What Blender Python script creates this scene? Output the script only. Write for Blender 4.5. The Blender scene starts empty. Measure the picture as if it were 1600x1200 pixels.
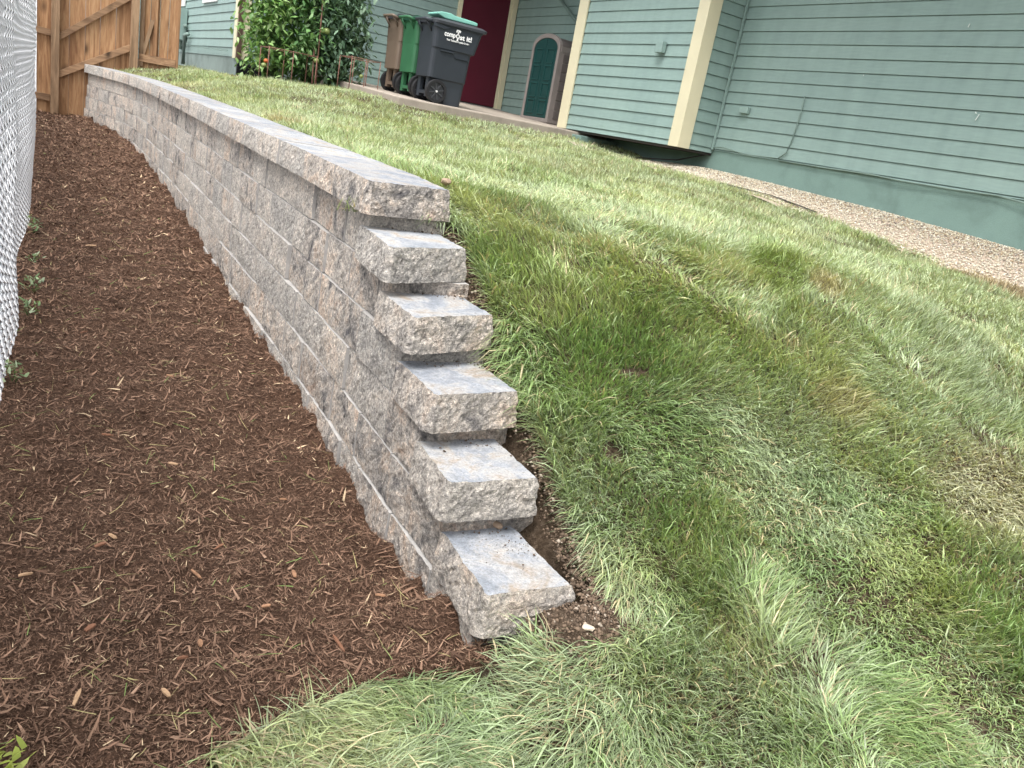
import bpy, bmesh, math, random
import numpy as np
from mathutils import Vector, Matrix
random.seed(7)
rng = np.random.default_rng(11)
scn = bpy.context.scene
COL = scn.collection
# ------------------------------------------------------------------ camera, sky, sun, exposure
yaw, pit, rol = math.radians(-33.954), math.radians(-16.933), math.radians(10.638)
Fv = Vector((-math.sin(yaw)*math.cos(pit), math.cos(yaw)*math.cos(pit), math.sin(pit)))
R0 = Vector((math.cos(yaw), math.sin(yaw), 0)); U0 = R0.cross(Fv)
Rv = R0*math.cos(rol) + U0*math.sin(rol); Uv = -R0*math.sin(rol) + U0*math.cos(rol)
cam_d = bpy.data.cameras.new('camera'); cam = bpy.data.objects.new('camera', cam_d); COL.objects.link(cam)
M = Matrix((Rv, Uv, -Fv)).transposed().to_4x4(); cam.matrix_world = M
cam_d.lens = 1271.68/1600*36; cam_d.sensor_width = 36; cam_d.clip_start = .02; cam_d.clip_end = 400
scn.camera = cam
SUN_EL, SUN_AZ = math.radians(64), math.radians(-128)      # azimuth from +Y clockwise: high, from behind the camera's left shoulder
w = bpy.data.worlds.new('World'); scn.world = w; w.use_nodes = True
nt = w.node_tree; bg = nt.nodes['Background']
sky = nt.nodes.new('ShaderNodeTexSky'); sky.sky_type = 'NISHITA'; sky.sun_disc = False
sky.sun_elevation = SUN_EL; sky.sun_rotation = SUN_AZ; sky.dust_density = 4; sky.air_density = 1.0
hs = nt.nodes.new('ShaderNodeHueSaturation'); hs.inputs['Saturation'].default_value = .15
nt.links.new(sky.outputs[0], hs.inputs['Color']); nt.links.new(hs.outputs[0], bg.inputs['Color'])
bg.inputs['Strength'].default_value = .15
sl = bpy.data.lights.new('sun', 'SUN'); sl.energy = 1.2; sl.angle = math.radians(30); sl.color = (1, .965, .92)
so = bpy.data.objects.new('sun', sl); COL.objects.link(so)
sd = Vector((math.sin(SUN_AZ)*math.cos(SUN_EL), math.cos(SUN_AZ)*math.cos(SUN_EL), math.sin(SUN_EL)))
so.rotation_euler = sd.to_track_quat('Z', 'Y').to_euler()
scn.view_settings.view_transform = 'Standard'; scn.view_settings.look = 'None'
scn.view_settings.exposure = 1.2; scn.view_settings.gamma = 1
try: scn.view_settings.use_curve_mapping = False
except Exception: pass

# ------------------------------------------------------------------ noise
def _h(ix, iy, s):
    n = (ix.astype(np.int64)*374761393 + iy.astype(np.int64)*668265263 + s*1442695041) & 0xffffffff
    n = ((n ^ (n >> 13))*1274126177) & 0xffffffff
    return ((n ^ (n >> 16)) & 0xffff)/65535.0
def vn(x, y, s=0):
    x = np.asarray(x, float); y = np.asarray(y, float)
    ix = np.floor(x); iy = np.floor(y); fx = x-ix; fy = y-iy
    fx = fx*fx*(3-2*fx); fy = fy*fy*(3-2*fy)
    a = _h(ix, iy, s); b = _h(ix+1, iy, s); c = _h(ix, iy+1, s); d = _h(ix+1, iy+1, s)
    return (a*(1-fx)+b*fx)*(1-fy)+(c*(1-fx)+d*fx)*fy
def fbm(x, y, s=0, o=3):
    t = 0; a = .5; f = 1
    for k in range(o):
        t = t + a*(vn(x*f, y*f, s+k*17)*2-1); a *= .5; f *= 2.03
    return t
def sstep(a, b, x): t = np.clip((x-a)/(b-a), 0, 1); return t*t*(3-2*t)

# ------------------------------------------------------------------ terrain
def WX(y): return np.interp(y, [.9, 1.3, 1.9, 2.4, 3.2, 4.1, 5.6, 7.7, 9, 10.1, 10.9, 12.6], [.90, .905, .93, .962, 1.01, 1.05, 1.13, 1.225, 1.27, 1.285, 1.25, .975])
def ZC(y): return -.216 + .0066*(y-2.4)
def mulch_z(x, y):
    z = np.interp(y, [-1, 1.0, 2.2, 3.1, 4.5, 6.2, 8.2, 10.4, 12.6], [-1.17, -1.15, -1.135, -1.108, -1.065, -1.012, -.952, -.881, -.815])
    z = z + .024*fbm(x*3.1, y*3.1, 5, 3) + .020*fbm(x*12, y*12, 9, 2)
    z = z + .05*np.exp(-((x-.93)/.22)**2-((y-1.4)/.22)**2)
    return z + np.exp(-((x-WX(y)-.0)/.07)**2)*(.04*vn(y*4, y*0, 3)+.055*vn(y*15, y*0, 4)-.04)
def lawn_z(x, y):
    a = np.interp(y, [-1, .9, 1.26, 1.5, 1.74, 1.97, 2.2, 2.45, 2.8, 3.4, 12.5], [-1.2, -1.13, -1.0, -.885, -.74, -.6, -.46, -.335, -.262, -.235, -.19])
    b = np.interp(y, [-1, 0, 1, 2, 3.06, 3.56, 4.15, 4.8, 5.6, 6.6, 7.9, 9.2, 10.4, 13], [-1.0, -.87, -.73, -.58, -.44, -.40, -.33, -.26, -.18, -.12, -.085, .045, .11, .10])
    a = np.where(y > 3.4, ZC(y)-.03, a)
    q = sstep(.98, .86, x)*(y > .8)*(y < 2.2); a = a*(1-q)+np.interp(y, [.8, .9, 1.3, 1.7], [-1.15, -1.16, -1.15, -1.14])*q
    x0 = 1.3+(np.maximum(WX(np.clip(y, 1, 12.6))+.31, 1.3)-1.3)*sstep(2.4, 4, y); t = np.clip((x-x0)/(6.3-x0), 0, 1.4)
    f_ = sstep(4, 10, y); t = np.where(t > 1, t, t*(1-f_)+(1-np.exp(-np.clip(t, 0, 1)/.16))*f_)
    z = a*(1-t)+b*t+.035*np.exp(-((x-1.10)/.10)**2-((y-1.19)/.07)**2)+.05*np.exp(-((x-3.9)/.6)**2-((y-9.7)/.5)**2)+.02*np.exp(-((y-9.15)/.3)**2)*(x > 3.5)*(x < 6.4)
    amp = sstep(1.25, 1.7, x)
    return z + ((.040*fbm(x*1.7, y*1.7, 21, 2))*(1-.6*sstep(3, 6, y))+.028*fbm(x*5, y*5, 33, 2))*(.35+.65*amp)

# ------------------------------------------------------------------ object helpers
def tag(o, label=None, cat=None, group=None, kind=None):
    if label: o['label'] = label
    if cat: o['category'] = cat
    if group: o['group'] = group
    if kind: o['kind'] = kind
    return o
def link(name, me, mat=None, parent=None):
    o = bpy.data.objects.new(name, me); COL.objects.link(o)
    if mat is not None:
        for m_ in (mat if isinstance(mat, (list, tuple)) else [mat]): me.materials.append(m_)
    if parent is not None: o.parent = parent
    return o
def empty(name, loc, rz=0):
    o = bpy.data.objects.new(name, None); COL.objects.link(o); o.location = loc; o.rotation_euler = (0, 0, rz); o.empty_display_size = .1
    return o
class MB:
    def __init__(s): s.v = []; s.f = []; s.m = []
    def add(s, vs, fs, mi=0):
        n = len(s.v); s.v += [tuple(v) for v in vs]; s.f += [tuple(i+n for i in f) for f in fs]; s.m += [mi]*len(fs); return s
    def box(s, c, d, rz=0, mi=0, R=None):
        vs = []
        for z in (-1, 1):
            for x, y in ((-1, -1), (1, -1), (1, 1), (-1, 1)):
                p = Vector((x*d[0]/2, y*d[1]/2, z*d[2]/2))
                if R is not None: p = R @ p
                elif rz: p = Matrix.Rotation(rz, 3, 'Z') @ p
                vs.append(Vector(c)+p)
        return s.add(vs, [(3, 2, 1, 0), (4, 5, 6, 7), (0, 1, 5, 4), (1, 2, 6, 5), (2, 3, 7, 6), (3, 0, 4, 7)], mi)
    def bb(s, x0, x1, y0, y1, z0, z1, mi=0): return s.box(((x0+x1)/2, (y0+y1)/2, (z0+z1)/2), (x1-x0, y1-y0, z1-z0), mi=mi)
    def tube(s, pts, r, n=8, mi=0, caps=True):
        pts = [Vector(p) for p in pts]; rs = r if isinstance(r, (list, tuple)) else [r]*len(pts); rings = []
        for i, p in enumerate(pts):
            d = (pts[min(i+1, len(pts)-1)]-pts[max(i-1, 0)]).normalized()
            a = d.orthogonal().normalized() if abs(d.z) > .95 else d.cross(Vector((0, 0, 1))).normalized()
            b = d.cross(a); rings.append([p+(a*math.cos(2*math.pi*k/n)+b*math.sin(2*math.pi*k/n))*rs[i] for k in range(n)])
        vs = [v for q in rings for v in q]; fs = []
        for i in range(len(pts)-1):
            for k in range(n): fs.append((i*n+k, i*n+(k+1) % n, (i+1)*n+(k+1) % n, (i+1)*n+k))
        if caps: fs += [tuple(range(n))[::-1], tuple((len(pts)-1)*n+k for k in range(n))]
        return s.add(vs, fs, mi)
    def prism(s, pts, a, b, axis='z', mi=0):
        def P(u, v, t): return {'z': (u, v, t), 'y': (u, t, v), 'x': (t, u, v)}[axis]
        n = len(pts); vs = [P(u, v, a) for u, v in pts]+[P(u, v, b) for u, v in pts]
        return s.add(vs, [tuple(range(n))[::-1], tuple(range(n, 2*n))]+[(i, (i+1) % n, (i+1) % n+n, i+n) for i in range(n)], mi)
    def build(s, name, mat, parent=None, bevel=0, smooth=False):
        me = bpy.data.meshes.new(name); me.from_pydata(s.v, [], s.f)
        bm = bmesh.new(); bm.from_mesh(me)
        for i, f in enumerate(bm.faces): f.material_index = s.m[i]; f.smooth = smooth
        bmesh.ops.recalc_face_normals(bm, faces=bm.faces)
        if bevel: bmesh.ops.bevel(bm, geom=[e for e in bm.edges if e.is_manifold and e.calc_face_angle(0) > .5], offset=bevel, segments=2, affect='EDGES', profile=.6)
        bm.to_mesh(me); bm.free()
        return link(name, me, mat, parent)
def tri_mesh(name, V, T, col=None):
    me = bpy.data.meshes.new(name)
    me.vertices.add(len(V)); me.vertices.foreach_set('co', np.ascontiguousarray(V, np.float32).ravel())
    me.loops.add(T.size); me.loops.foreach_set('vertex_index', T.astype(np.int32).ravel())
    me.polygons.add(len(T)); me.polygons.foreach_set('loop_start', np.arange(0, T.size, 3, dtype=np.int32))
    try: me.polygons.foreach_set('loop_total', np.full(len(T), 3, np.int32))
    except Exception: pass
    me.update(calc_edges=True)
    if col is not None:
        ca = me.color_attributes.new('Col', 'FLOAT_COLOR', 'POINT')
        ca.data.foreach_set('color', np.concatenate([col, np.ones((len(col), 1))], 1).astype(np.float32).ravel())
    return me
def grid_mesh(name, X, Y, Z, mat, smooth=True):
    n, m = X.shape; V = np.stack([X, Y, Z], -1).reshape(-1, 3)
    i = np.arange(n*m).reshape(n, m); a = i[:-1, :-1].ravel(); b = i[1:, :-1].ravel(); c = i[1:, 1:].ravel(); d = i[:-1, 1:].ravel()
    me = tri_mesh(name, V, np.concatenate([np.stack([a, b, c], 1), np.stack([a, c, d], 1)]))
    if smooth: me.polygons.foreach_set('use_smooth', np.ones(len(me.polygons), bool))
    return link(name, me, mat)

# ------------------------------------------------------------------ materials
def mat(name, base=(.5, .5, .5), rough=.7, spec=.3):
    m = bpy.data.materials.new(name); m.use_nodes = True; p = m.node_tree.nodes['Principled BSDF']
    p.inputs['Base Color'].default_value = (*base, 1); p.inputs['Roughness'].default_value = rough
    p.inputs['Specular IOR Level'].default_value = spec
    return m, m.node_tree, p
def N(nt, t, **k):
    n = nt.nodes.new(t)
    for a, b in k.items():
        if a in n.inputs: n.inputs[a].default_value = b
        else: setattr(n, a, b)
    return n
def L(nt, a, b): nt.links.new(a, b)
def ramp(nt, src, stops):
    r = nt.nodes.new('ShaderNodeValToRGB'); e = r.color_ramp.elements
    while len(e) < len(stops): e.new(.5)
    for i, (p, c) in enumerate(stops):
        e[i].position = p; e[i].color = (*c, 1) if len(c) == 3 else c
    L(nt, src, r.inputs['Fac']); return r
def coord(nt, scale=(1, 1, 1), kind='Object', rot=(0, 0, 0)):
    tc = nt.nodes.new('ShaderNodeTexCoord'); mp = nt.nodes.new('ShaderNodeMapping'); mp.inputs['Scale'].default_value = scale; mp.inputs['Rotation'].default_value = rot
    L(nt, tc.outputs[kind], mp.inputs['Vector']); return mp.outputs[0]
def geo(nt, scale=(1, 1, 1), rot=(0, 0, 0)):
    g = nt.nodes.new('ShaderNodeNewGeometry'); mp = nt.nodes.new('ShaderNodeMapping'); mp.inputs['Scale'].default_value = scale; mp.inputs['Rotation'].default_value = rot
    L(nt, g.outputs['Position'], mp.inputs['Vector']); return mp.outputs[0]
def noise(nt, vec, scale, detail=3, rough=.55, dist=0):
    n = N(nt, 'ShaderNodeTexNoise', Scale=scale, Detail=detail, Roughness=rough, Distortion=dist); L(nt, vec, n.inputs['Vector']); return n.outputs['Fac']
def mix(nt, fac, a, b, blend='MIX'):
    m = nt.nodes.new('ShaderNodeMix'); m.data_type = 'RGBA'; m.blend_type = blend
    for s, v in ((m.inputs[0], fac), (m.inputs[6], a), (m.inputs[7], b)):
        if isinstance(v, (int, float)): s.default_value = v
        elif isinstance(v, tuple): s.default_value = (*v, 1)
        else: L(nt, v, s)
    return m.outputs[2]
def bump(nt, p, h, strength=.4, dist=.01):
    b = N(nt, 'ShaderNodeBump', Strength=strength, Distance=dist); L(nt, h, b.inputs['Height']); L(nt, b.outputs[0], p.inputs['Normal']); return b
def objrand(nt): return nt.nodes.new('ShaderNodeObjectInfo').outputs['Random']

def plain(name, c, rough=.6, var=.12, scale=6, spec=.3, bstr=.12, bscale=60):
    m, t, p = mat(name, c, rough, spec); v = geo(t)
    n = noise(t, v, scale, 4); d = tuple(x*(1-var) for x in c); l = tuple(min(1, x*(1+var)) for x in c)
    L(t, ramp(t, n, [(.3, d), (.7, l)]).outputs[0], p.inputs['Base Color'])
    if bstr: bump(t, p, noise(t, v, bscale, 3), bstr, .003)
    return m

# split-face concrete block: grey, charcoal, pinkish buff blended patches with light aggregate specks
def stone_mat():
    m, t, p = mat('split_face_concrete', rough=.92, spec=.2); v = geo(t); r = objrand(t)
    va = N(t, 'ShaderNodeVectorMath', operation='ADD'); L(t, v, va.inputs[0])
    cm = N(t, 'ShaderNodeCombineXYZ'); mu = N(t, 'ShaderNodeMath', operation='MULTIPLY'); mu.inputs[1].default_value = 40; L(t, r, mu.inputs[0]); L(t, mu.outputs[0], cm.inputs[0]); L(t, cm.outputs[0], va.inputs[1]); vv = va.outputs[0]
    n1 = noise(t, vv, 7.5, 5, .7, .9); n2 = noise(t, v, 1.6, 3)
    a = ramp(t, n1, [(.34, (.16, .16, .17)), (.43, (.40, .385, .365)), (.50, (.58, .545, .505)), (.57, (.64, .57, .50)), (.68, (.56, .45, .375))])
    b = ramp(t, n1, [(.28, (.30, .295, .29)), (.5, (.52, .505, .48)), (.72, (.62, .57, .52))])
    md = N(t, 'ShaderNodeMath', operation='MULTIPLY_ADD'); md.inputs[1].default_value = .7; L(t, r, md.inputs[0]); L(t, n2, md.inputs[2]); 
    f = ramp(t, md.outputs[0], [(.72, (0, 0, 0)), (1.15, (1, 1, 1))])
    c = mix(t, f.outputs[0], a.outputs[0], b.outputs[0])
    g = noise(t, v, 100, 4, .9); gd = ramp(t, g, [(.37, (.36, .35, .35)), (.47, (.9, .9, .9)), (.56, (1.02, 1.01, 1)), (.63, (1.8, 1.77, 1.72))])
    c = mix(t, .85, c, gd.outputs[0], 'MULTIPLY')
    g2 = noise(t, v, 70, 4, .7); gd2 = ramp(t, g2, [(.36, (.5, .5, .51)), (.58, (1.12, 1.1, 1.08))])
    c = mix(t, .8, c, gd2.outputs[0], 'MULTIPLY')
    c = mix(t, 1, c, ramp(t, r, [(0, (.82, .81, .81)), (.35, (1.04, 1.0, .97)), (.7, (1.12, 1.08, 1.04)), (1, (.96, .95, .94))]).outputs[0], 'MULTIPLY')
    L(t, c, p.inputs['Base Color'])
    ad = N(t, 'ShaderNodeMath', operation='ADD'); L(t, noise(t, v, 160, 4, .75), ad.inputs[0]); L(t, noise(t, v, 45, 4, .7), ad.inputs[1])
    bump(t, p, ad.outputs[0], 1.0, .013)
    return m
def sawn_mat():
    m, t, p = mat('cast_concrete_face', rough=.85, spec=.25); v = geo(t)
    n = noise(t, v, 8, 6, .68, .8); f = noise(t, v, 170, 4, .85)
    c = ramp(t, n, [(.34, (.22, .24, .27)), (.46, (.29, .305, .33)), (.55, (.36, .355, .35)), (.66, (.31, .265, .22))]).outputs[0]
    c = mix(t, .5, c, ramp(t, f, [(.36, (.45, .45, .45)), (.48, (1, 1, 1)), (.62, (1.5, 1.5, 1.5))]).outputs[0], 'MULTIPLY')
    c = mix(t, 1, c, ramp(t, objrand(t), [(0, (.86, .86, .87)), (1, (1.1, 1.09, 1.07))]).outputs[0], 'MULTIPLY'); c = mix(t, .8, c, ramp(t, noise(t, v, 38, 4, .7), [(.35, (.8, .8, .8)), (.6, (1.1, 1.1, 1.1)), (.68, (.72, .66, .6))]).outputs[0], 'MULTIPLY')
    L(t, c, p.inputs['Base Color']); bump(t, p, f, .5, .003); return m
def side_mat():
    return plain('block_side_lit_ledge', (.38, .365, .35), .9, .15, 20, .2, .3, 200)
def wood_mat(name, c1, c2, c3, axis=2):
    m, t, p = mat(name, rough=.72, spec=.25); sc = [9, 9, 9]; sc[axis] = .8
    g = geo(t, tuple(sc)); r = objrand(t)
    va = N(t, 'ShaderNodeVectorMath', operation='ADD'); cm = N(t, 'ShaderNodeCombineXYZ'); mu = N(t, 'ShaderNodeMath', operation='MULTIPLY'); mu.inputs[1].default_value = 30
    L(t, r, mu.inputs[0]); L(t, mu.outputs[0], cm.inputs[0]); L(t, mu.outputs[0], cm.inputs[1]); L(t, mu.outputs[0], cm.inputs[2]); L(t, g, va.inputs[0]); L(t, cm.outputs[0], va.inputs[1])
    n = noise(t, va.outputs[0], 1.6, 5, .6, 1.6); n2 = noise(t, va.outputs[0], 9, 3, .6, .5)
    a = ramp(t, n, [(.3, c1), (.5, c2), (.72, c3)]).outputs[0]
    a = mix(t, .5, a, ramp(t, n2, [(.35, (.7, .66, .6)), (.65, (1.1, 1.1, 1.1))]).outputs[0], 'MULTIPLY')
    a = mix(t, 1, a, ramp(t, r, [(0, (.78, .76, .74)), (1, (1.16, 1.14, 1.1))]).outputs[0], 'MULTIPLY')
    # knots
    kv = geo(t, (4.0, 4.0, 1.9)); vo = N(t, 'ShaderNodeTexVoronoi', Scale=1.0, Randomness=1.0); va2 = N(t, 'ShaderNodeVectorMath', operation='ADD'); L(t, kv, va2.inputs[0]); L(t, cm.outputs[0], va2.inputs[1]); L(t, va2.outputs[0], vo.inputs['Vector'])
    k = ramp(t, vo.outputs['Distance'], [(.05, (1, 1, 1)), (.13, (.45, .45, .45)), (.22, (0, 0, 0))]).outputs[0]
    a = mix(t, k, a, tuple(x*.35 for x in c1))
    L(t, a, p.inputs['Base Color']); bump(t, p, n2, .3, .004); return m
def siding_mat(name, c):
    m, t, p = mat(name, rough=.55, spec=.3); v = geo(t, (1, 1, 9)); r = objrand(t)
    n = noise(t, v, 7, 4, .6); n2 = noise(t, geo(t, (14, 14, 160)), 1.0, 3, .6); n3 = noise(t, geo(t), 1.1, 3)
    a = ramp(t, n, [(.3, tuple(x*.93 for x in c)), (.7, tuple(x*1.05 for x in c))]).outputs[0]
    a = mix(t, .6, a, ramp(t, n3, [(.3, (.9, .92, .93)), (.7, (1.06, 1.05, 1.04))]).outputs[0], 'MULTIPLY')
    a = mix(t, 1, a, ramp(t, r, [(0, (.96, .965, .97)), (1, (1.04, 1.035, 1.03))]).outputs[0], 'MULTIPLY')
    a = mix(t, .55, a, ramp(t, noise(t, geo(t, (5, 5, .5)), 1.5, 4, .65), [(.35, (.86, .87, .86)), (.55, (1, 1, 1)), (.7, (1.07, 1.07, 1.06))]).outputs[0], 'MULTIPLY')
    L(t, a, p.inputs['Base Color']); bump(t, p, n2, .25, .003); return m
def leaf_mat(name, trans=.3, rough=.5, satur=1):
    m, t, p = mat(name, rough=rough, spec=.35)
    at = N(t, 'ShaderNodeAttribute', attribute_name='Col'); L(t, at.outputs['Color'], p.inputs['Base Color'])
    tr = N(t, 'ShaderNodeBsdfTranslucent'); ms = N(t, 'ShaderNodeMixShader'); ms.inputs[0].default_value = trans
    tc = mix(t, 1, at.outputs['Color'], (1.15, 1.1, .6), 'MULTIPLY'); L(t, tc, tr.inputs['Color'])
    o = t.nodes['Material Output']; L(t, p.outputs[0], ms.inputs[1]); L(t, tr.outputs[0], ms.inputs[2]); L(t, ms.outputs[0], o.inputs['Surface']); return m
def vcol_mat(name, rough=.85):
    m, t, p = mat(name, rough=rough, spec=.2); at = N(t, 'ShaderNodeAttribute', attribute_name='Col'); L(t, at.outputs['Color'], p.inputs['Base Color']); return m
def mulch_mat():
    m, t, p = mat('shredded_bark_mulch', rough=.95, spec=.15); v = geo(t)
    n = noise(t, v, 90, 5, .75, 1.2); n2 = noise(t, v, 4, 3)
    c = ramp(t, n, [(.3, (.035, .020, .013)), (.48, (.10, .058, .039)), (.62, (.17, .10, .067)), (.78, (.27, .17, .115))]).outputs[0]
    c = mix(t, .7, c, ramp(t, n2, [(.3, (.75, .72, .7)), (.7, (1.2, 1.15, 1.1))]).outputs[0], 'MULTIPLY')
    L(t, c, p.inputs['Base Color']); bump(t, p, n, 1, .02); return m
def soil_mat():
    m, t, p = mat('brown_soil', rough=.97, spec=.1); v = geo(t); n = noise(t, v, 55, 5, .7); n2 = noise(t, v, 7, 3)
    c = ramp(t, n, [(.3, (.04, .028, .019)), (.52, (.11, .078, .053)), (.75, (.22, .165, .12))]).outputs[0]
    c = mix(t, .6, c, ramp(t, n2, [(.3, (.7, .7, .7)), (.7, (1.2, 1.2, 1.2))]).outputs[0], 'MULTIPLY')
    L(t, c, p.inputs['Base Color']); bump(t, p, n, 1, .035); return m
def concrete_mat(name, c, sc=3):
    m, t, p = mat(name, rough=.88, spec=.2); v = geo(t); n = noise(t, v, sc, 5, .65, .3); n2 = noise(t, v, 120, 3, .7)
    a = ramp(t, n, [(.3, tuple(x*.72 for x in c)), (.5, c), (.75, tuple(x*1.15 for x in c))]).outputs[0]
    a = mix(t, .5, a, ramp(t, n2, [(.3, (.75, .75, .75)), (.7, (1.12, 1.12, 1.12))]).outputs[0], 'MULTIPLY')
    L(t, a, p.inputs['Base Color']); bump(t, p, n2, .35, .004); return m
STONE, SAWN, SIDE = stone_mat(), sawn_mat(), side_mat()
GRASS = leaf_mat('grass_blade', .30, .38); LEAF = leaf_mat('plant_leaf', .25, .45)
FIBRE = vcol_mat('bark_fibre', .8); PEB = vcol_mat('pebble', .8)
MULCH, SOIL = mulch_mat(), soil_mat()
CEDAR = wood_mat('cedar_board', (.19, .095, .048), (.35, .20, .105), (.47, .30, .17))
RAILW = wood_mat('treated_rail', (.17, .10, .06), (.28, .175, .105), (.40, .26, .155), 0)
POSTW = wood_mat('treated_post', (.17, .11, .068), (.28, .185, .115), (.38, .26, .165))
SID = siding_mat('green_painted_siding', (.265, .368, .342))
TRIM = plain('cream_painted_trim', (.66, .61, .43), .5, .05, 3, .3, .06)
FOUND = concrete_mat('green_painted_foundation', (.20, .30, .27), 1.6)
CONC = concrete_mat('patio_concrete', (.36, .31, .26), 2)
DOORM = plain('dark_red_door_paint', (.085, .008, .02), .42, .06, 4, .4, .03)
WOODB = plain('weathered_brown_trim', (.10, .062, .045), .8, .2, 20)
WHITE = plain('white_painted_trim', (.75, .75, .73), .5, .04)
GALV = plain('white_galvanised_wire', (.95, .96, .98), .5, .02, 30, .5, 0)
POSTG = plain('galvanised_post', (.30, .32, .33), .45, .1, 10, .5, 0)

# ------------------------------------------------------------------ ground, mulch bed, lawn soil
g = MB().add([(-80, -60, -1.45), (90, -60, -1.45), (90, 120, -1.45), (-80, 120, -1.45)], [(0, 1, 2, 3)]).build('ground', SOIL); tag(g, kind='structure')
ys = np.concatenate([np.linspace(-1.2, 3.2, 330), np.linspace(3.22, 12.62, 300)]); us = np.linspace(0, 1, 190)
Yg, Ug = np.meshgrid(ys, us); Xl = -.9; Xr = np.where(Yg > 1.28, WX(Yg)+.13, 1.0); Xg = Xl+(Xr-Xl)*Ug
bx = np.array([-.2, .20, .27, .32, .4, .5, .63, .75, .84, .96, 1.05, 1.2, 1.3, 1.36]); by = np.array([-1, .4, 1.10, 1.21, 1.245, 1.28, 1.31, 1.30, 1.26, 1.20, 1.12, 1.13, 1.19, 3])
def yb(x): return np.interp(x, bx, by)+.03*fbm(x*9, x*0+2, 41, 2)
def in_grass(x, y):
    n = .03*fbm(x*8, y*8, 44, 2)
    e = np.interp(y, [1.2, 1.3, 1.42, 1.56, 1.75, 2.0, 2.2, 2.45, 2.6, 13], [1.22, 1.25, 1.27, 1.25, 1.27, 1.28, 1.30, 1.32, 0, 0])
    e = np.where(y > 2.5, WX(y)+.325-.03*sstep(6, 9, y), e)
    up = (y > 1.2) & (x > e+n)
    lo = (y <= 1.2) & (x > .22)
    lo2 = (y > 1.0) & (y < yb(x)) & (x < 1.3)
    g_ = up | (lo & (y < yb(x))) | lo2
    right = np.interp(y, [-1, 2.8, 3.6, 5, 6.6, 7.8, 8.2, 9.2], [6.25, 6.25, 6.32, 6.32, 6.38, 6.5, 7.0, 7.0])+.12*fbm(y*1.6, y*0, 55, 3)
    g_ &= (x < right)
    g_ &= ~((x > 3.88) & (y > 9.17)) & ~((x > 2.45) & (y > 10.9)) & (y < 13.6)
    g_ &= ~((y > 12.5) & (x < 2.0))
    for (hx, hy, hr, hs) in ((1.70, 1.86, .07, .016), (1.46, 1.62, .03, .03), (1.42, 2.62, .04, .02)):
        g_ &= ((x-hx)/hr)**2+((y-hy)/hs)**2+1.2*fbm(x*14, y*14, 47, 2) > 1
    return g_
Zg = mulch_z(Xg, Yg)+.009*fbm(Xg*45, Yg*45, 61, 2)
ingr = (Yg < yb(Xg)) & (Xg > .25)
Zg = Zg-.05*ingr
mo = grid_mesh('mulch_bed', Xg, Yg, Zg, MULCH); tag(mo, kind='structure')
xs_ = np.concatenate([np.linspace(-3, -.95, 6), np.linspace(-.9, .9, 40), np.linspace(.92, 1.8, 60), np.linspace(1.85, 9.5, 120)]); ys = np.concatenate([np.linspace(-2, 1.1, 60), np.linspace(1.12, 3, 130), np.linspace(3.03, 20, 190)])
Yg, Xg = np.meshgrid(ys, xs_)
Zg = lawn_z(Xg, Yg)+.008*fbm(Xg*30, Yg*30, 71, 2)
Zg = np.where((Xg < 1.0) & (Yg < 1.4) & ~in_grass(Xg, Yg), Zg-.12, Zg)
# soil stays below the step stones and never reaches the bark side
lo_edge = np.where((Yg > 1.24) & (Yg < 2.45), np.clip((Xg-1.10)/.17, 0, 1), 1)
Zg = Zg-.16*(1-lo_edge)*(Xg > .9)
Zg = np.where((Xg < WX(np.clip(Yg, 1, 12.6))+.14) & (Yg > 1.30), -1.38, Zg)
ls = grid_mesh('lawn_soil', Xg, Yg, Zg, SOIL); tag(ls, kind='structure')

# ------------------------------------------------------------------ grass blades
def sample(n, x0, x1, y0, y1, p=1.3, d0=1.4):
    out = []
    tot = 0
    while tot < n:
        x = rng.uniform(x0, x1, 400000); y = rng.uniform(y0, y1, 400000); d = np.hypot(x, y)
        dens = np.minimum(1, (d0/np.maximum(d, .1))**p)
        az = np.degrees(np.arctan2(x, y)); inside = (az > -6) & (az < 88) & (d > .55)
        k = rng.random(400000) < dens*np.where(inside, 1, .12)
        x, y = x[k], y[k]; yield x, y
def blade_mesh(name, B, Ln, W, az, th0, kap, col, nseg, parent=None, material=None):
    n = len(B); t = np.linspace(0, 1, nseg+1); P = [B]; cur = B.copy()
    for s in range(nseg):
        th = th0+kap*(s+.5)/nseg
        st = np.stack([np.sin(th)*np.sin(az), np.sin(th)*np.cos(az), np.cos(th)], 1)*(Ln/nseg)[:, None]; cur = cur+st; P.append(cur)
    sx = np.cos(az+rng.normal(0, .5, n)); sy = -np.sin(az+rng.normal(0, .5, n)); side = np.stack([sx, sy, rng.normal(0, .25, n)], 1)
    VV = []; CC = []
    prof = [1, .95, .75, .45, .2] if nseg > 2 else ([1, .7] if nseg == 2 else [1])
    for s in range(nseg):
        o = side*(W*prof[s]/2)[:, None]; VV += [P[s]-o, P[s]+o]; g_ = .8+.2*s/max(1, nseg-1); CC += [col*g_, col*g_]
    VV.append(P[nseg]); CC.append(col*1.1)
    k = 2*nseg+1; V = np.stack(VV, 1).reshape(-1, 3); C = np.clip(np.stack(CC, 1).reshape(-1, 3), 0, 1)
    base = np.arange(n)*k; T = []
    for s in range(nseg-1):
        a = base+2*s; T += [np.stack([a, a+1, a+3], 1), np.stack([a, a+3, a+2], 1)]
    a = base+2*(nseg-1); T.append(np.stack([a, a+1, a+2], 1))
    return V, np.concatenate(T), C
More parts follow.
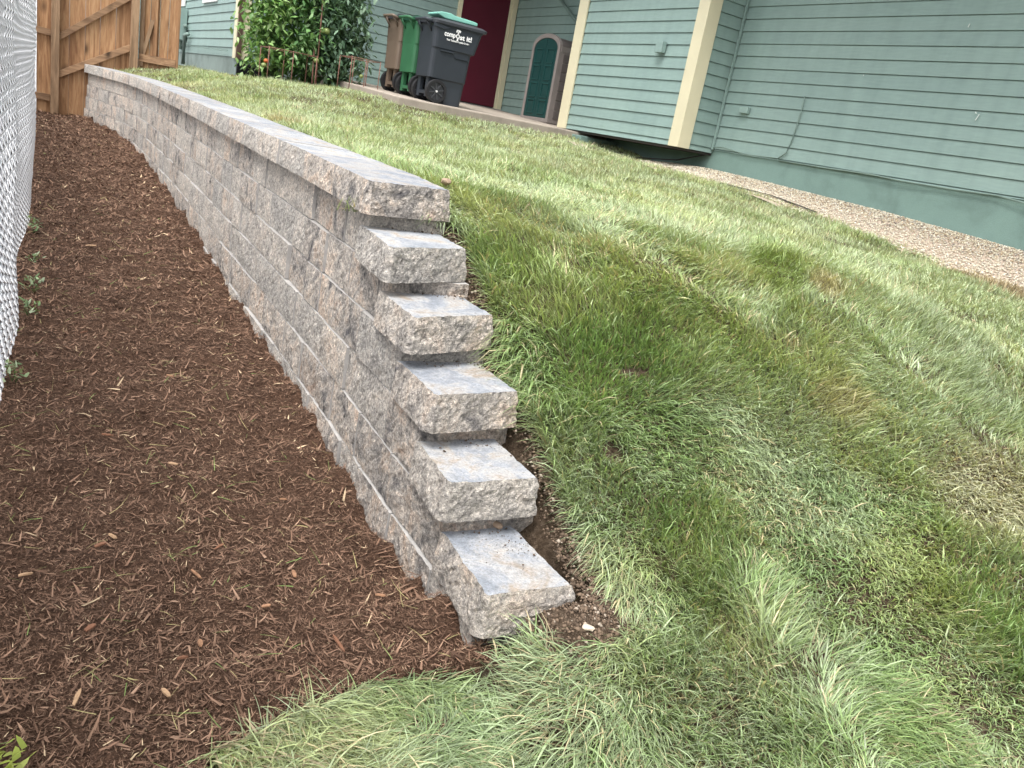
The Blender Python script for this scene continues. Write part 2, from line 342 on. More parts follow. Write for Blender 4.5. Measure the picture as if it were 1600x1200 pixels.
def grass_cols(x, y, n):
    c1 = np.array([.265, .385, .145]); c2 = np.array([.40, .48, .30]); c3 = np.array([.41, .45, .19]); c4 = np.array([.62, .53, .34]); c5 = np.array([.13, .23, .06])
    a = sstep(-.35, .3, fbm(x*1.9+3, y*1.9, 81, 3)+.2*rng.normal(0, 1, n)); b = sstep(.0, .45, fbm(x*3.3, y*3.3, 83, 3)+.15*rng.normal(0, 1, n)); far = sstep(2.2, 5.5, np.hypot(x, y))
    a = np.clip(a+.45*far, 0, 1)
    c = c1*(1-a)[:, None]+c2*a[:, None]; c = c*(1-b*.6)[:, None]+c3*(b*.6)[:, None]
    c = c+(np.array([.05, .045, .02])*far[:, None])  # turf paler with distance: its sheen is put into the blade colour
    dk = sstep(.12, .42, fbm(x*4.2, y*4.2, 87, 2))*(1-.5*far); c = c*(1-.4*dk)[:, None]+c5*(.4*dk)[:, None]
    s = rng.random(n) < (.05+.12*sstep(.1, .4, fbm(x*4, y*4, 89, 2))); c = np.where(s[:, None], c4*(.7+.5*rng.random(n))[:, None], c)
    for (px, py, rx, ry, rot, cc, am) in PATCH:
        dx, dy = x-px, y-py; cr, sr = math.cos(rot), math.sin(rot); u = (dx*cr+dy*sr)/rx; v = (-dx*sr+dy*cr)/ry
        q = sstep(1.25, .55, np.sqrt(u*u+v*v)+.35*fbm(x*5, y*5, 91, 2)+.1*rng.normal(0, 1, n))*am
        c = c*(1-q)[:, None]+np.array(cc)*q[:, None]
    return np.clip(c*(.5+.95*rng.random(n))[:, None], 0, 1)
PATCH = []
PATCH = [(2.95, 1.25, .38, .24, .3, (.54, .50, .36), .65), (6.0, 3.0, .75, .30, 1.2, (.42, .31, .20), .85), (3.25, 2.42, .22, .10, .6, (.50, .43, .26), .7), (3.1, 2.6, .75, .16, .75, (.19, .28, .05), .7),
 (1.72, 1.98, .28, .12, .2, (.15, .27, .065), .2), (3.7, 1.9, .6, .3, .9, (.28, .35, .22), .4), (2.2, 1.1, .35, .13, .2, (.46, .50, .20), .3), (1.5, 2.3, .16, .14, 0, (.18, .32, .07), .3), (2.58, 1.72, .16, .10, .4, (.46, .42, .24), .6), (1.62, 9.5, .3, .4, 0, (.5, .42, .2), .3), (1.62, 5.6, .12, .5, 0, (.48, .38, .22), .6)]
def gvec(x, y):
    # mat of blades: combed by a swirling field, falling downhill and over the step stones
    a = 2.4*math.pi*fbm(x*1.15, y*1.15, 95, 2)+2.6*fbm(x*4.2, y*4.2, 97, 2)
    vx, vy = np.sin(a), np.cos(a)
    down = sstep(3.2, 2.0, y)*.9+.25; vx = vx-.35*down; vy = vy-.9*down*.8
    near = np.exp(-((x-1.27)/.14)**2)*(y > 1.25)*(y < 2.6); vx = vx-2.4*near; vy = vy-.5*near
    ne2 = np.exp(-((x-WX(y)-.33)/.08)**2)*(y >= 2.6); vx = vx-1.0*ne2
    return np.arctan2(vx, vy)
def make_grass(target):
    X_, Y_ = [], []; tot = 0
    for x, y in sample(target, -.3, 7.1, -.5, 13.7, 1.25, 1.6):
        k = in_grass(x, y); th = vn(x*5.3, y*5.3, 99); k &= rng.random(len(x)) < np.clip(.45+.6*th, 0, 1)*(.62+.38*np.exp(-((y-1.9)/.65)**2))
        X_.append(x[k]); Y_.append(y[k]); tot += k.sum()
        if tot > target: break
    x = np.concatenate(X_); y = np.concatenate(Y_); d = np.sqrt(x*x+y*y+1)
    n = len(x); hgt = .5+.5*vn(x*2.1, y*2.1, 101)+.95*vn(x*7.5, y*7.5, 103)
    near_wall = np.exp(-((x-1.29)/.1)**2)*(y > 1.2)*(y < 2.6)
    Ln = .057*hgt*(.45+.95*rng.random(n))*(1-.15*sstep(1.8, 3, d))*(1+.8*near_wall)*(1-.15*sstep(4, 8, d)); W = .0033*(.45+.95*rng.random(n)**1.5)*np.maximum(1, d/2.4)**.68
    az = gvec(x, y)+rng.normal(0, 1, n)*(.6+.9*sstep(2.4, 5.5, d))+np.where(rng.random(n) < .15, rng.uniform(-3, 3, n), 0)
    flop = (vn(x*1.3, y*1.3, 105)*.5+.7*sstep(.45, .75, vn(x*3.1, y*3.1, 107)))*(1-.75*sstep(2.5, 5, d)); th0 = .05+.5*rng.random(n)+.5*flop; kap = .3+.9*rng.random(n)+.5*flop+.6*near_wall
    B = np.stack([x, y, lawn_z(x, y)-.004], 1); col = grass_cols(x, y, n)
    th_ = rng.random(n) < .05; Ln = np.where(th_, Ln*.6, Ln); th0 = np.where(th_, 1.1+.5*rng.random(n), th0); kap = np.where(th_, 0, kap); col = np.where(th_[:, None], np.array([.40, .32, .20])*(.5+.7*rng.random(n))[:, None], col); B[:, 2] += th_*.008
    VS = []; TS = []; CS = []; off = 0
    for lo, hi, ns in ((0, 2.3, 4), (2.3, 3.6, 3), (3.6, 6.0, 2), (6.0, 99, 1)):
        k = (d >= lo) & (d < hi)
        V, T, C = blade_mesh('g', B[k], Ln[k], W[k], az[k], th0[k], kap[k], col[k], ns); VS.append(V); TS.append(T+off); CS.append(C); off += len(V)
    me = tri_mesh('lawn_grass', np.concatenate(VS), np.concatenate(TS), np.concatenate(CS))
    o = link('lawn_grass', me, GRASS); tag(o, 'uneven green and straw flecked turf laid over the slope beside the block wall', 'grass', kind='stuff')
    print('grass', n, 'tris', len(me.polygons))
make_grass(620000)

# ------------------------------------------------------------------ mulch fibres
def make_fibres(target):
    X_, Y_ = [], []; tot = 0
    for x, y in sample(target, -.7, 1.4, -.4, 12.6, 1.15, 1.4):
        k = (x < WX(np.clip(y, 1, 13))+.02+.0*x) & ~((y < yb(x)-.02) & (x > .22)) & ((y > 1.3) | (x < 1.0))
        X_.append(x[k]); Y_.append(y[k]); tot += k.sum()
        if tot > target: break
    x = np.concatenate(X_); y = np.concatenate(Y_); n = len(x); d = np.sqrt(x*x+y*y+1)
    Ln = np.exp(rng.normal(-4.9, .68, n))*np.maximum(1, d/2.5)**.4; Ln = np.clip(Ln, .004, .05); W = Ln*(.07+.12*rng.random(n)); W = np.clip(W, .0009, .006)*np.maximum(1, d/2.5)**.7
    az = rng.uniform(-math.pi, math.pi, n); th0 = 1.0+.75*rng.random(n); kap = rng.normal(0, .5, n)
    z = mulch_z(x, y)+.004+.006*rng.random(n)
    r = rng.random(n)[:, None]; dk = np.array([.075, .043, .029]); md = np.array([.205, .120, .080]); lt = np.array([.32, .205, .14]); ta = np.array([.56, .42, .27])
    col = np.where(r < .45, dk+(md-dk)*(r/.45), np.where(r < .975, md+(lt-md)*((r-.45)/.525)**2.2, ta))*(.7+.6*rng.random(n))[:, None]
    V, T, C = blade_mesh('f', np.stack([x, y, z], 1), Ln, W, az, th0, kap, col, 2)
    o = link('mulch_fibres', tri_mesh('mulch_fibres', V, T, C), FIBRE); tag(o, 'loose shreds of dark brown bark covering the bed', 'mulch', kind='stuff')
    print('fibres', n)
    # pale straws and grass clippings lying on the bark
    n = 650; x = rng.uniform(-.2, 1.25, n*4); y = np.abs(rng.normal(0, 3.2, n*4))+.6; k = (x < WX(np.clip(y, 1, 12.4))-.04) & (y < 12) & ~((y < yb(x)) & (x > .22)); x, y = x[k][:n], y[k][:n]; n = len(x)
    r = rng.random(n)[:, None]; col = np.where(r < .6, np.array([.42, .36, .17]), np.array([.22, .30, .10]))*(.7+.5*rng.random(n))[:, None]
    V, T, C = blade_mesh('s', np.stack([x, y, mulch_z(x, y)+.012], 1), rng.uniform(.02, .075, n), rng.uniform(.0012, .0022, n)*np.maximum(1, y/3), rng.uniform(-3, 3, n), 1.2+.35*rng.random(n), rng.normal(.2, .5, n), col, 4)
    o = link('straw_clippings', tri_mesh('straw_clippings', V, T, C), FIBRE); tag(o, 'pale straws and grass clippings scattered over the bark', 'clippings', kind='stuff')
make_fibres(260000)

# ------------------------------------------------------------------ retaining wall of split-face blocks
wall = empty('retaining_wall', (1.1, 6.8, -1.15)); tag(wall, 'low curving retaining wall of grey and buff split-face blocks stepping down at its near end', 'retaining wall')
def n3(P, s):
    x, y, z = P[:, 0], P[:, 1], P[:, 2]
    return (vn(x*s+z*s*.7, y*s+z*s*1.3, 7)+vn(y*s-z*s, x*s+z*s*.4, 13))-1
def rough_prism(name, pts, z0, z1, rough, seg=.02, rows=7, amp=.010, lean=0, bulge=.001, parent=wall, topcut=.0012, seed=0, slope=.0066):
    """closed outline (counter-clockwise); edges flagged rough are split-faced, the rest stay flat"""
    pts = [np.array(p, float) for p in pts]; m = len(pts); ring = []; rf = []; nr = []; cen = np.mean(pts, 0)
    for i in range(m):
        a, b = pts[i], pts[(i+1) % m]; l = np.linalg.norm(b-a); k = max(1, int(round(l/seg))) if rough[i] else 1
        nn = np.array([(b-a)[1], -(b-a)[0]])/max(l, 1e-6)
        for j in range(k):
            t_ = j/k; ring.append(a+(b-a)*t_); pr = rough[i-1]; 
            if j == 0:
                ap = pts[i-1]; n0 = np.array([(a-ap)[1], -(a-ap)[0]]); n0 /= max(np.linalg.norm(n0), 1e-6); q = (nn*rough[i]+n0*pr); nr.append(q/max(np.linalg.norm(q), 1e-6) if (rough[i] or pr) else q*0); rf.append(1 if (rough[i] and pr) else (.35 if (rough[i] or pr) else 0))
            else: nr.append(nn); rf.append(1)
    ring = np.array(ring); nr = np.array(nr); rf = np.array(rf); k = len(ring); V = []
    for r in range(rows+1):
        t_ = r/rows; z = z0+(z1-z0)*t_; P = np.concatenate([ring, np.full((k, 1), z)], 1)
        e = min(1, min(t_, 1-t_)*5); so_ = seed*3.7
        Q = P+so_; d = amp*(.75*n3(Q, 9)+.65*n3(Q, 33)+.6*n3(Q, 85))*(.45+.55*e)+bulge*math.sin(math.pi*t_)-topcut*(1-e)
        d = d+lean*(.5-t_)
        P[:, :2] += nr*(d*rf)[:, None]; 
        zj = .0022*n3(Q, 55)*(1-e)*rf; P[:, 2] += zj+slope*(P[:, 1]-cen[1])
        V.append(P)
    V = np.concatenate(V); f = []; mi = []
    for r in range(rows):
        for i in range(k):
            j = (i+1) % k; f.append((r*k+i, r*k+j, (r+1)*k+j, (r+1)*k+i)); mi.append(0 if (rf[i] > .3 and rf[j] > .3) and np.linalg.norm(ring[j]-ring[i]) < seg*1.6 else 2)
    f.append(tuple(range(k))[::-1]); mi.append(2); f.append(tuple(rows*k+i for i in range(k))); mi.append(1)
    me = bpy.data.meshes.new(name); me.from_pydata([tuple(v) for v in V], [], f); me.polygons.foreach_set('material_index', mi)
    o = link(name, me, [STONE, SAWN if name == 'cap_stone' else SIDE, SIDE], parent); o.matrix_parent_inverse = Matrix.Translation(-wall.location); return o  # block tops use the paler side tone, painting in light caught by ledges
H = .148
def face_pt(y, off): 
    y = float(y); return np.array([float(WX(y))+off, y])
def block_outline(y0, y1, off, depth):
    a = face_pt(y0, off); b = face_pt(y1, off); t_ = (b-a)/np.linalg.norm(b-a); nn = np.array([t_[1], -t_[0]])  # +x side
    return [a, a+nn*depth, b+nn*depth*.98, b]            # counter-clockwise: near-front, near-back, far-back, far-front
STEP = {1: 2.40, 2: 2.13, 3: 1.93, 4: 1.715, 5: 1.50, 6: 1.255}
rr = random.Random(3)
def course(k):
    y = STEP[k+1]+.045 if k < 6 else 1.5
    first = True
    while y < 12.5:
        l = rr.choice([.2, .3, .3, .42, .42, .42]) if not first else rr.choice([.25, .38])
        if y > 8: l *= 1.0
        y1 = min(y+l, 12.55)
        if 12.55-y1 < .12: y1 = 12.55
        z1 = ZC((y+y1)/2)-.1-H*k; z0 = z1-H+.003
        mz = float(mulch_z(np.array([WX(y1)]), np.array([y1]))[0])
        if z1 < mz-.05 and y > 2.2: y = y1; first = False; continue
        off = .036-.0085*k+rr.uniform(-.008, .006); o = block_outline(y+.0038, y1-.0038, off, .26)
        yaw_ = rr.uniform(-.003, .003); o[0][0] += yaw_; o[3][0] -= yaw_
        near = y < 4.5
        rough_prism('block', o, z0, z1-.0015, [first, False, False, True], seg=.013 if near else (.025 if y < 8 else .04), rows=9 if near else 5, amp=.0075, seed=rr.random()*9, lean=.004)
        y = y1; first = False
for k in range(6): course(k)
# one almost buried base course
y = 1.52
while y < 5.2:
    l = rr.choice([.3, .42]); z1 = ZC(y)-.1-H*6+rr.uniform(-.004, .004)
    rough_prism('block', block_outline(y+.003, y+l-.003, -.012+rr.uniform(-.004, .004), .26), z1-.12, z1-.002, [y < 1.6, False, False, True], seg=.015, rows=6, amp=.009, seed=rr.random()*9); y += l
# long run of cap stones
y = 2.79; segs = [(3.19, .4)]
while y < 12.5:
    y1 = min(y+rr.choice([.4, .4, .42]), 12.56)
    if 12.56-y1 < .2: y1 = 12.56
    zc = ZC((y+y1)/2)+rr.uniform(-.001, .001); near = y < 4.6
    rough_prism('cap_stone', block_outline(y+.0016, y1-.0016, rr.uniform(-.005, .005), .32), zc-.1, zc, [False, False, False, True], seg=.013 if near else .03, rows=8 if near else 5, amp=.008, lean=.012, seed=rr.random()*9); y = y1
def step_cap(n, P, z, seed, lab=None):
    o = rough_prism('cap_stone', P, z-.1, z, [True, True, False, True, True][:len(P)] if len(P) == 5 else [True]*len(P), seg=.010, rows=10, amp=.009, lean=.016, seed=seed)
    return o
def cap_poly(fl, fr, br, bl, ch=(.012, .018)):
    # corner stone with a clipped front-left corner; order counter-clockwise: front-left, front-right, back-right, back-left, left-front
    return [np.array([fl[0]+ch[0], fl[1]-0.0]), np.array(fr), np.array(br), np.array(bl), np.array([fl[0], fl[1]+ch[1]])]
step_cap(1, cap_poly((.957, 2.385), (1.262, 2.425), (1.31, 2.79), (.988, 2.786)), ZC(2.5), 1.1)
step_cap(2, cap_poly((.930, 2.105), (1.225, 2.195), (1.245, 2.455), (.968, 2.455)), -.363, 2.3)
step_cap(3, cap_poly((.925, 1.895), (1.217, 1.962), (1.222, 2.19), (.945, 2.185)), -.508, 3.7)
step_cap(4, cap_poly((.920, 1.70), (1.19, 1.722), (1.20, 1.985), (.935, 1.975)), -.655, 4.2)
step_cap(5, cap_poly((.892, 1.512), (1.15, 1.502), (1.165, 1.765), (.92, 1.76)), -.805, 5.9)
step_cap(6, cap_poly((.885, 1.262), (1.118, 1.252), (1.125, 1.55), (.915, 1.55)), -.955, 6.4)
# thick corner stone under the lowest cap
# ------------------------------------------------------------------ house
house = empty('house', (7.0, 9.0, 0)); tag(house, 'green lap-sided house with cream corner trim above the lawn', 'house')
def adopt(o, par):  # keep world placement while parenting
    o.parent = par; o.matrix_parent_inverse = Matrix.Translation(-Vector(par.location)) if par.type == 'EMPTY' else Matrix.Identity(4); return o
LAP = .127; TOP = 2.75
def facade(axis, c, a, b, z0, ztop, first, sign, lap=LAP):
    """axis 'x': plane x=c spanning y a..b, facing sign; axis 'y': plane y=c spanning x a..b. first: height of the lowest groove above z0"""
    def mb(u0, u1, d0, d1, q0, q1, m):
        lo, hi = sorted((c+sign*d0, c+sign*d1))
        if axis == 'x': m.bb(lo, hi, u0, u1, q0, q1)
        else: m.bb(u0, u1, lo, hi, q0, q1)
    m = MB(); mb(a, b, -.14, -.022, z0, ztop, m); wl = m.build('wall', SID, house); wl.matrix_parent_inverse = Matrix.Translation(-house.location)
    cuts = [z0]; z = first
    while z < ztop-.02: cuts.append(z); z += lap
    cuts.append(ztop); base = None
    for i in range(len(cuts)-1):
        q0, q1 = cuts[i]+(.007 if i else 0), cuts[i+1]
        hh = q1-q0; prof = [(-.020, 0), (.0, 0), (-.012, hh), (-.020, hh)]
        me = None
        key = round(hh, 3)
        if base and base[0] == key: me = base[1]
        else:
            k = MB()
            P = [(d*sign, zz) for d, zz in prof]
            vs = []
            for u in (a, b):
                for d, zz in P: vs.append((d, u, zz) if axis == 'x' else (u, d, zz))
            k.add(vs, [(0, 1, 2, 3), (7, 6, 5, 4), (0, 4, 5, 1), (1, 5, 6, 2), (2, 6, 7, 3), (3, 7, 4, 0)])
            o = k.build('siding_board', SID, wl); me = o.data; base = (key, me)
            o.location = (c, 0, q0) if axis == 'x' else (0, c, q0); continue
        o = bpy.data.objects.new('siding_board', me); COL.objects.link(o); o.parent = wl
        o.location = (c, 0, q0) if axis == 'x' else (0, c, q0)
    return wl
def hpart(m, name, material, bevel=0, label=None, parent=house, smooth=False):
    o = m.build(name, material, parent, bevel, smooth)
    if parent is house: o.matrix_parent_inverse = Matrix.Translation(-house.location)
    if label: o['label'] = label
    return o
XF, XD, XCc, YB_, YE, XA, YD = 7.014, 6.475, 7.304, 12.746, 7.226, 2.90, 9.65
facade('x', XF, -3, YE, .2135, TOP, .2244+.0, -1)                        # long near wall
facade('x', XD, YE+.147, YD-.178, .174, TOP, .2286, -1)                   # bump-out front
facade('y', YE, XD+.155, XF-.002, .1745, TOP, .225, -1)                   # bump-out return
facade('x', XCc, YD, YB_, .285, TOP, .398, -1)                           # recess side
facade('y', YB_, XA, 6.228, .27, TOP, .41, -1)                           # recess back wall
facade('x', XA, YB_+.16, 26, .309, TOP+.3, .43, -1, .122)                 # far wall
# house bodies behind the siding so nothing is hollow
m = MB(); m.bb(XF+.10, 12, -3, YE+2.4, .2, TOP); m.bb(XCc+.12, 12, YD, 26, .2, TOP); m.bb(XA+.12, XCc+.5, YB_+.14, 26, .2, TOP); m.bb(XD+.03, XCc+.1, YE+.03, YD-.02, .176, TOP-.01); hpart(m, 'inner_wall', SID)
m = MB(); m.bb(XD+.0, XCc, YD-.02, YD, .176, TOP); hpart(m, 'return_wall', SID)
# corner boards, cream
m = MB(); m.bb(XD-.022, XD+.0, YE-.022, YE+.147, .170, TOP); m.bb(XD, XD+.155, YE-.022, YE-.001, .170, TOP); hpart(m, 'corner_trim', TRIM, .0015, 'tall cream corner board at the near corner of the overhanging bay')
m = MB(); m.bb(XD-.022, XD+.0, YD-.178, YD+.02, .170, TOP); hpart(m, 'corner_trim', TRIM, .0015, 'narrower looking cream board at the far edge of the overhanging bay')
m = MB(); m.bb(XF-.03, XF-.008, YE-.026, YE-.003, .215, TOP); hpart(m, 'inside_corner_bead', SID)
m = MB(); m.bb(XA-.012, XA+.052, YB_-.055, YB_-.004, .29, TOP); hpart(m, 'corner_post', WOODB, .002, 'brown corner post')  # brown post at the corner of the far wall
m = MB(); m.bb(XA-.022, XA, YB_-.002, YB_+.158, .29, TOP); m.bb(XA+.054, XA+.15, YB_-.03, YB_-.004, .29, TOP); hpart(m, 'corner_trim', TRIM, .0015)
# foundations
m = MB(); m.bb(XF+.012, XF+.3, -3, YE+2.2, -1.2, .2135); hpart(m, 'foundation', FOUND)
m = MB(); m.bb(XF-.05, XF+.01, YE+1.95, YE+2.25, -.6, .172); m.bb(6.40, 7.0, 9.0, 9.6, -.4, .115); hpart(m, 'foundation_pier', FOUND, .01)
m = MB(); m.bb(XA+.012, XA+.3, YB_+.02, 26, -.6, .309); m.bb(XA+.3, 6, YB_-.0+.01, YB_+.2, -.6, .27); hpart(m, 'foundation', concrete_mat('grey_green_foundation', (.24, .30, .28), 2.5))
m = MB(); m.bb(XD+.02, XF+.3, YE+.02, YD-.03, .145, .172); hpart(m, 'bay_floor', plain('dark_underside', (.05, .045, .04), .9))
m = MB(); m.tube([(6.7, 9.3, .06), (6.6, 8.7, -.0), (6.62, 8.1, -.03), (6.75, 7.5, .03), (6.99, 7.25, .16)], .008, 6); hpart(m, 'cable', plain('black_cable', (.02, .02, .02), .5), smooth=True)
# soffit and roof over the recess
RF = plain('roof_shingle_grey', (.12, .12, .13), .9, .2, 10)
m = MB(); m.bb(XD-.45, 13, -3.4, 27, TOP+.0, TOP+.10); m.bb(2.4, XD-.45, YB_-.9, 27, TOP+.31, TOP+.4); m.bb(XD-.45, 7.4, 9.66, YB_, TOP-.12, TOP-.003); hpart(m, 'roof', RF)
m = MB(); m.bb(XD-.56, XD-.452, -3.4, 27, TOP-.02, TOP+.10); hpart(m, 'gutter', TRIM, .01)
# red door
dz0 = .335
m = MB(); m.bb(6.297, 7.155, YB_-.01, YB_+.035, dz0, TOP-.4); door = hpart(m, 'door', DOORM, .004)
for a0, a1, nm in ((6.228, 6.295, 'door_trim'), (7.157, 7.205, 'door_jamb'), (7.207, 7.292, 'door_trim')):
    m = MB(); m.bb(a0, a1, YB_-.032+(.012 if nm == 'door_jamb' else 0), YB_+.03, .30, TOP-.36); hpart(m, nm, TRIM, .002, parent=door)
m = MB(); m.bb(6.228, 7.292, YB_-.07, YB_+.03, .285, .318); hpart(m, 'door_sill', plain('aluminium_sill', (.28, .26, .25), .5), .004, parent=door)
m = MB(); m.bb(6.228, 7.292, YB_-.034, YB_+.03, TOP-.39, TOP-.25); hpart(m, 'door_trim', TRIM, .002, parent=door)
# small covers and cables
m = MB(); m.bb(XD-.075, XD-.012, 7.775, 7.895, 1.15, 1.272); hpart(m, 'outlet_cover', SID, .006, 'square green cover box on the bay')
m = MB(); m.bb(XF-.045, XF-.006, 6.80, 6.925, .645, .712); hpart(m, 'vent_cover', SID, .005, 'small low green cover on the long wall')
cab = plain('painted_cable', (.20, .28, .25), .5)
m = MB(); m.tube([(XF-.012, 6.10, .872), (XF-.016, 6.09, .75), (XF-.014, 6.10, .56), (XF-.016, 6.115, .40), (XF-.014, 6.14, .30), (XF-.02, 6.22, .236)], .0075, 6); m.tube([(XF-.02, 6.22, .236), (XF-.02, 6.7, .222), (XF-.02, 7.05, .26), (XF-.03, 7.18, .245), (XF-.02, 7.21, .18)], .0065, 6)
m.tube([(XF-.012, 6.22, .215), (XF-.014, 5.6, .214), (XF-.02, 5.1, .222), (XF-.024, 4.75, .208), (XF-.014, 4.2, .206), (XF-.02, 3.85, .214), (XF-.03, 3.6, .19), (XF-.02, 3.1, .17), (XF-.02, 1.5, .18)], .008, 6); hpart(m, 'cable', cab, smooth=True)
m = MB(); m.tube([(7.24, 11.55, 2.12), (7.22, 10.65, 1.585), (7.24, 10.3, 1.40)], .022, 8); hpart(m, 'conduit_pipe', cab, smooth=True)
SCUFF = plain('white_scuff', (.6, .66, .63), .8)
for (y, z, l, a) in ((4.237, .81, .055, .35), (4.572, 1.538, .03, .3), (5.475, 1.10, .012, .0), (4.262, .845, .02, -.9)):
    R_ = Matrix.Rotation(a, 3, 'X'); m = MB(); m.box((XF-.0085, y, z), (.003, .008, l), R=R_); hpart(m, 'paint_scuff', SCUFF)
# utility bits on the far wall
m = MB(); m.bb(XA-.13, XA-.01, 16.55, 17.15, .50, 1.02)
hpart(m, 'meter_box', SID, .01)
m = MB(); m.tube([(XA-.07, 16.4, .1), (XA-.07, 16.4, .58), (XA-.07, 16.1, .60)], .035, 8); m.tube([(XA-.05, 17.35, .35), (XA-.05, 17.3, .75), (XA-.05, 16.4, .74)], .03, 8); m.tube([(XA-.04, 16.9, 1.0), (XA-.04, 16.9, .35)], .03, 8); hpart(m, 'conduit_pipe', cab, smooth=True)
m = MB()
for ph in (0, math.pi): m.tube([(XA-.035, 17.0-.07*i, .43+.012*math.sin(i*.62+ph)-.0008*i) for i in range(56)], .0045, 5)
hpart(m, 'cable', cab, smooth=True)
for (y0, y1) in ((16.85, 17.9), (14.2, 15.25)):
    m = MB(); m.bb(XA-.03, XA-.004, y0, y1, 1.085, 2.3); wi = hpart(m, 'window', WHITE, .003)
    m = MB(); m.bb(XA-.035, XA-.032, y0+.09, y1-.09, 1.2, 2.2); hpart(m, 'pane', plain('dark_glass', (.03, .035, .04), .08, .05, 3, .6, 0), parent=wi)
m = MB(); m.bb(XA+.0, XA+.55, YB_-.09, YB_-.04, -.05, .24)
for i in range(9): m.bb(XA+.0, XA+.55, YB_-.105, YB_-.091, -.03+i*.03, -.015+i*.03)
hpart(m, 'crawlspace_vent', plain('black_plastic', (.012, .012, .015), .6))

# patio slab
def slab_z(y): return .150+.045*(y-9.2)
m = MB(); m.add([(3.92, 9.2, slab_z(9.2)), (7.3, 9.2, slab_z(9.2)), (7.3, 12.74, slab_z(12.74)), (3.92, 12.74, slab_z(12.74)), (3.92, 9.2, -.3), (7.3, 9.2, -.3), (7.3, 12.74, -.3), (3.92, 12.74, -.3)], [(0, 1, 2, 3), (4, 7, 6, 5), (0, 4, 5, 1), (1, 5, 6, 2), (2, 6, 7, 3), (3, 7, 4, 0)])
o = m.build('patio_slab', CONC, None, .012); tag(o, kind='structure')

# ------------------------------------------------------------------ gravel strip beside the foundation
n = 26000; gx = rng.uniform(6.0, 7.02, n); gy = 2.4+5.4*rng.random(n)**1.0; k = (gx > np.interp(gy, [2.4, 3.6, 5, 6.6, 7.8], [6.08, 6.15, 6.15, 6.3, 6.45])+.08*fbm(gy*1.6, gy*0, 55, 3)); gx, gy = gx[k], gy[k]; n = len(gx)
def gravel_z(x, y):
    zf = np.interp(y, [0, 3.49, 4.8, 6.3, 6.77, 7.2, 9], [-.38, -.188, -.10, -.0376, -.022, -.01, -.05]); zl = lawn_z(np.full_like(y, 6.2), y)
    t = sstep(6.15, 7.0, x); return zl*(1-t)+zf*t+.012
Yg, Xg = np.meshgrid(np.linspace(-1, 9, 200), np.linspace(6.05, 7.1, 30)); Zg = gravel_z(Xg.ravel(), Yg.ravel()).reshape(Xg.shape)
gm_, t_, p_ = mat('gravel_bed_sand', rough=.95, spec=.1); v_ = geo(t_); L(t_, ramp(t_, noise(t_, v_, 60, 4, .7), [(.3, (.20, .15, .11)), (.5, (.42, .34, .27)), (.7, (.60, .52, .44))]).outputs[0], p_.inputs['Base Color'])
o = grid_mesh('gravel_bed', Xg, Yg, Zg-.008, gm_); tag(o, kind='structure')
OC = np.array([[1, 0, 0], [-1, 0, 0], [0, 1, 0], [0, -1, 0], [0, 0, 1], [0, 0, -1]], float); OF = np.array([[0, 2, 4], [2, 1, 4], [1, 3, 4], [3, 0, 4], [2, 0, 5], [1, 2, 5], [3, 1, 5], [0, 3, 5]])
def pebbles(name, P, S, cols):
    n = len(P); q = OC[None]*(S[:, None]*rng.uniform(.55, 1.25, (n, 3)))[:, None, :]; a = rng.uniform(0, 6.28, n); c, s = np.cos(a)[:, None], np.sin(a)[:, None]
    V = np.stack([q[..., 0]*c-q[..., 1]*s, q[..., 0]*s+q[..., 1]*c, q[..., 2]*.7+q[..., 0]*.25], -1)+P[:, None, :]
    T = (OF[None]+np.arange(n)[:, None, None]*6).reshape(-1, 3); return tri_mesh(name, V.reshape(-1, 3), T, np.repeat(cols, 6, 0))
pal = np.array([[.56, .50, .37], [.64, .59, .47], [.38, .29, .19], [.50, .40, .28], [.30, .27, .23], [.70, .67, .58], [.17, .15, .13]]); 
strip = sstep(.05, .3, fbm(gy*1.2, gx*4, 15, 2)); ci = rng.choice(7, n, p=[.25, .2, .14, .12, .1, .14, .05])
gc = pal[ci]*(.75+.5*rng.random(n))[:, None]; mid = np.exp(-((gx-6.45)/.15)**2)[:, None]; gc = gc*(1-.45*mid)+np.array([.66, .60, .50])*.45*mid
o = link('gravel', pebbles('gravel', np.stack([gx, gy, gravel_z(gx, gy)], 1), rng.uniform(.004, .012, n), gc), PEB); tag(o, 'pale tan pebbles in a strip along the painted foundation', 'gravel', kind='stuff')
eg = MB(); eg.tube([(6.28, 6.25, .0), (6.26, 5.9, -.06), (6.30, 5.6, -.085), (6.33, 5.2, -.14), (6.29, 5.0, -.15)], .018, 5)
for i in range(len(eg.v)):
    x, y, z = eg.v[i]; eg.v[i] = (x, y, float(gravel_z(np.array([x]), np.array([y]))[0])+.012+(z % .01))
o = eg.build('lawn_edging', plain('black_edging', (.05, .045, .04), .8)); tag(o, 'strip of dark plastic edging poking out where lawn meets gravel', 'edging')

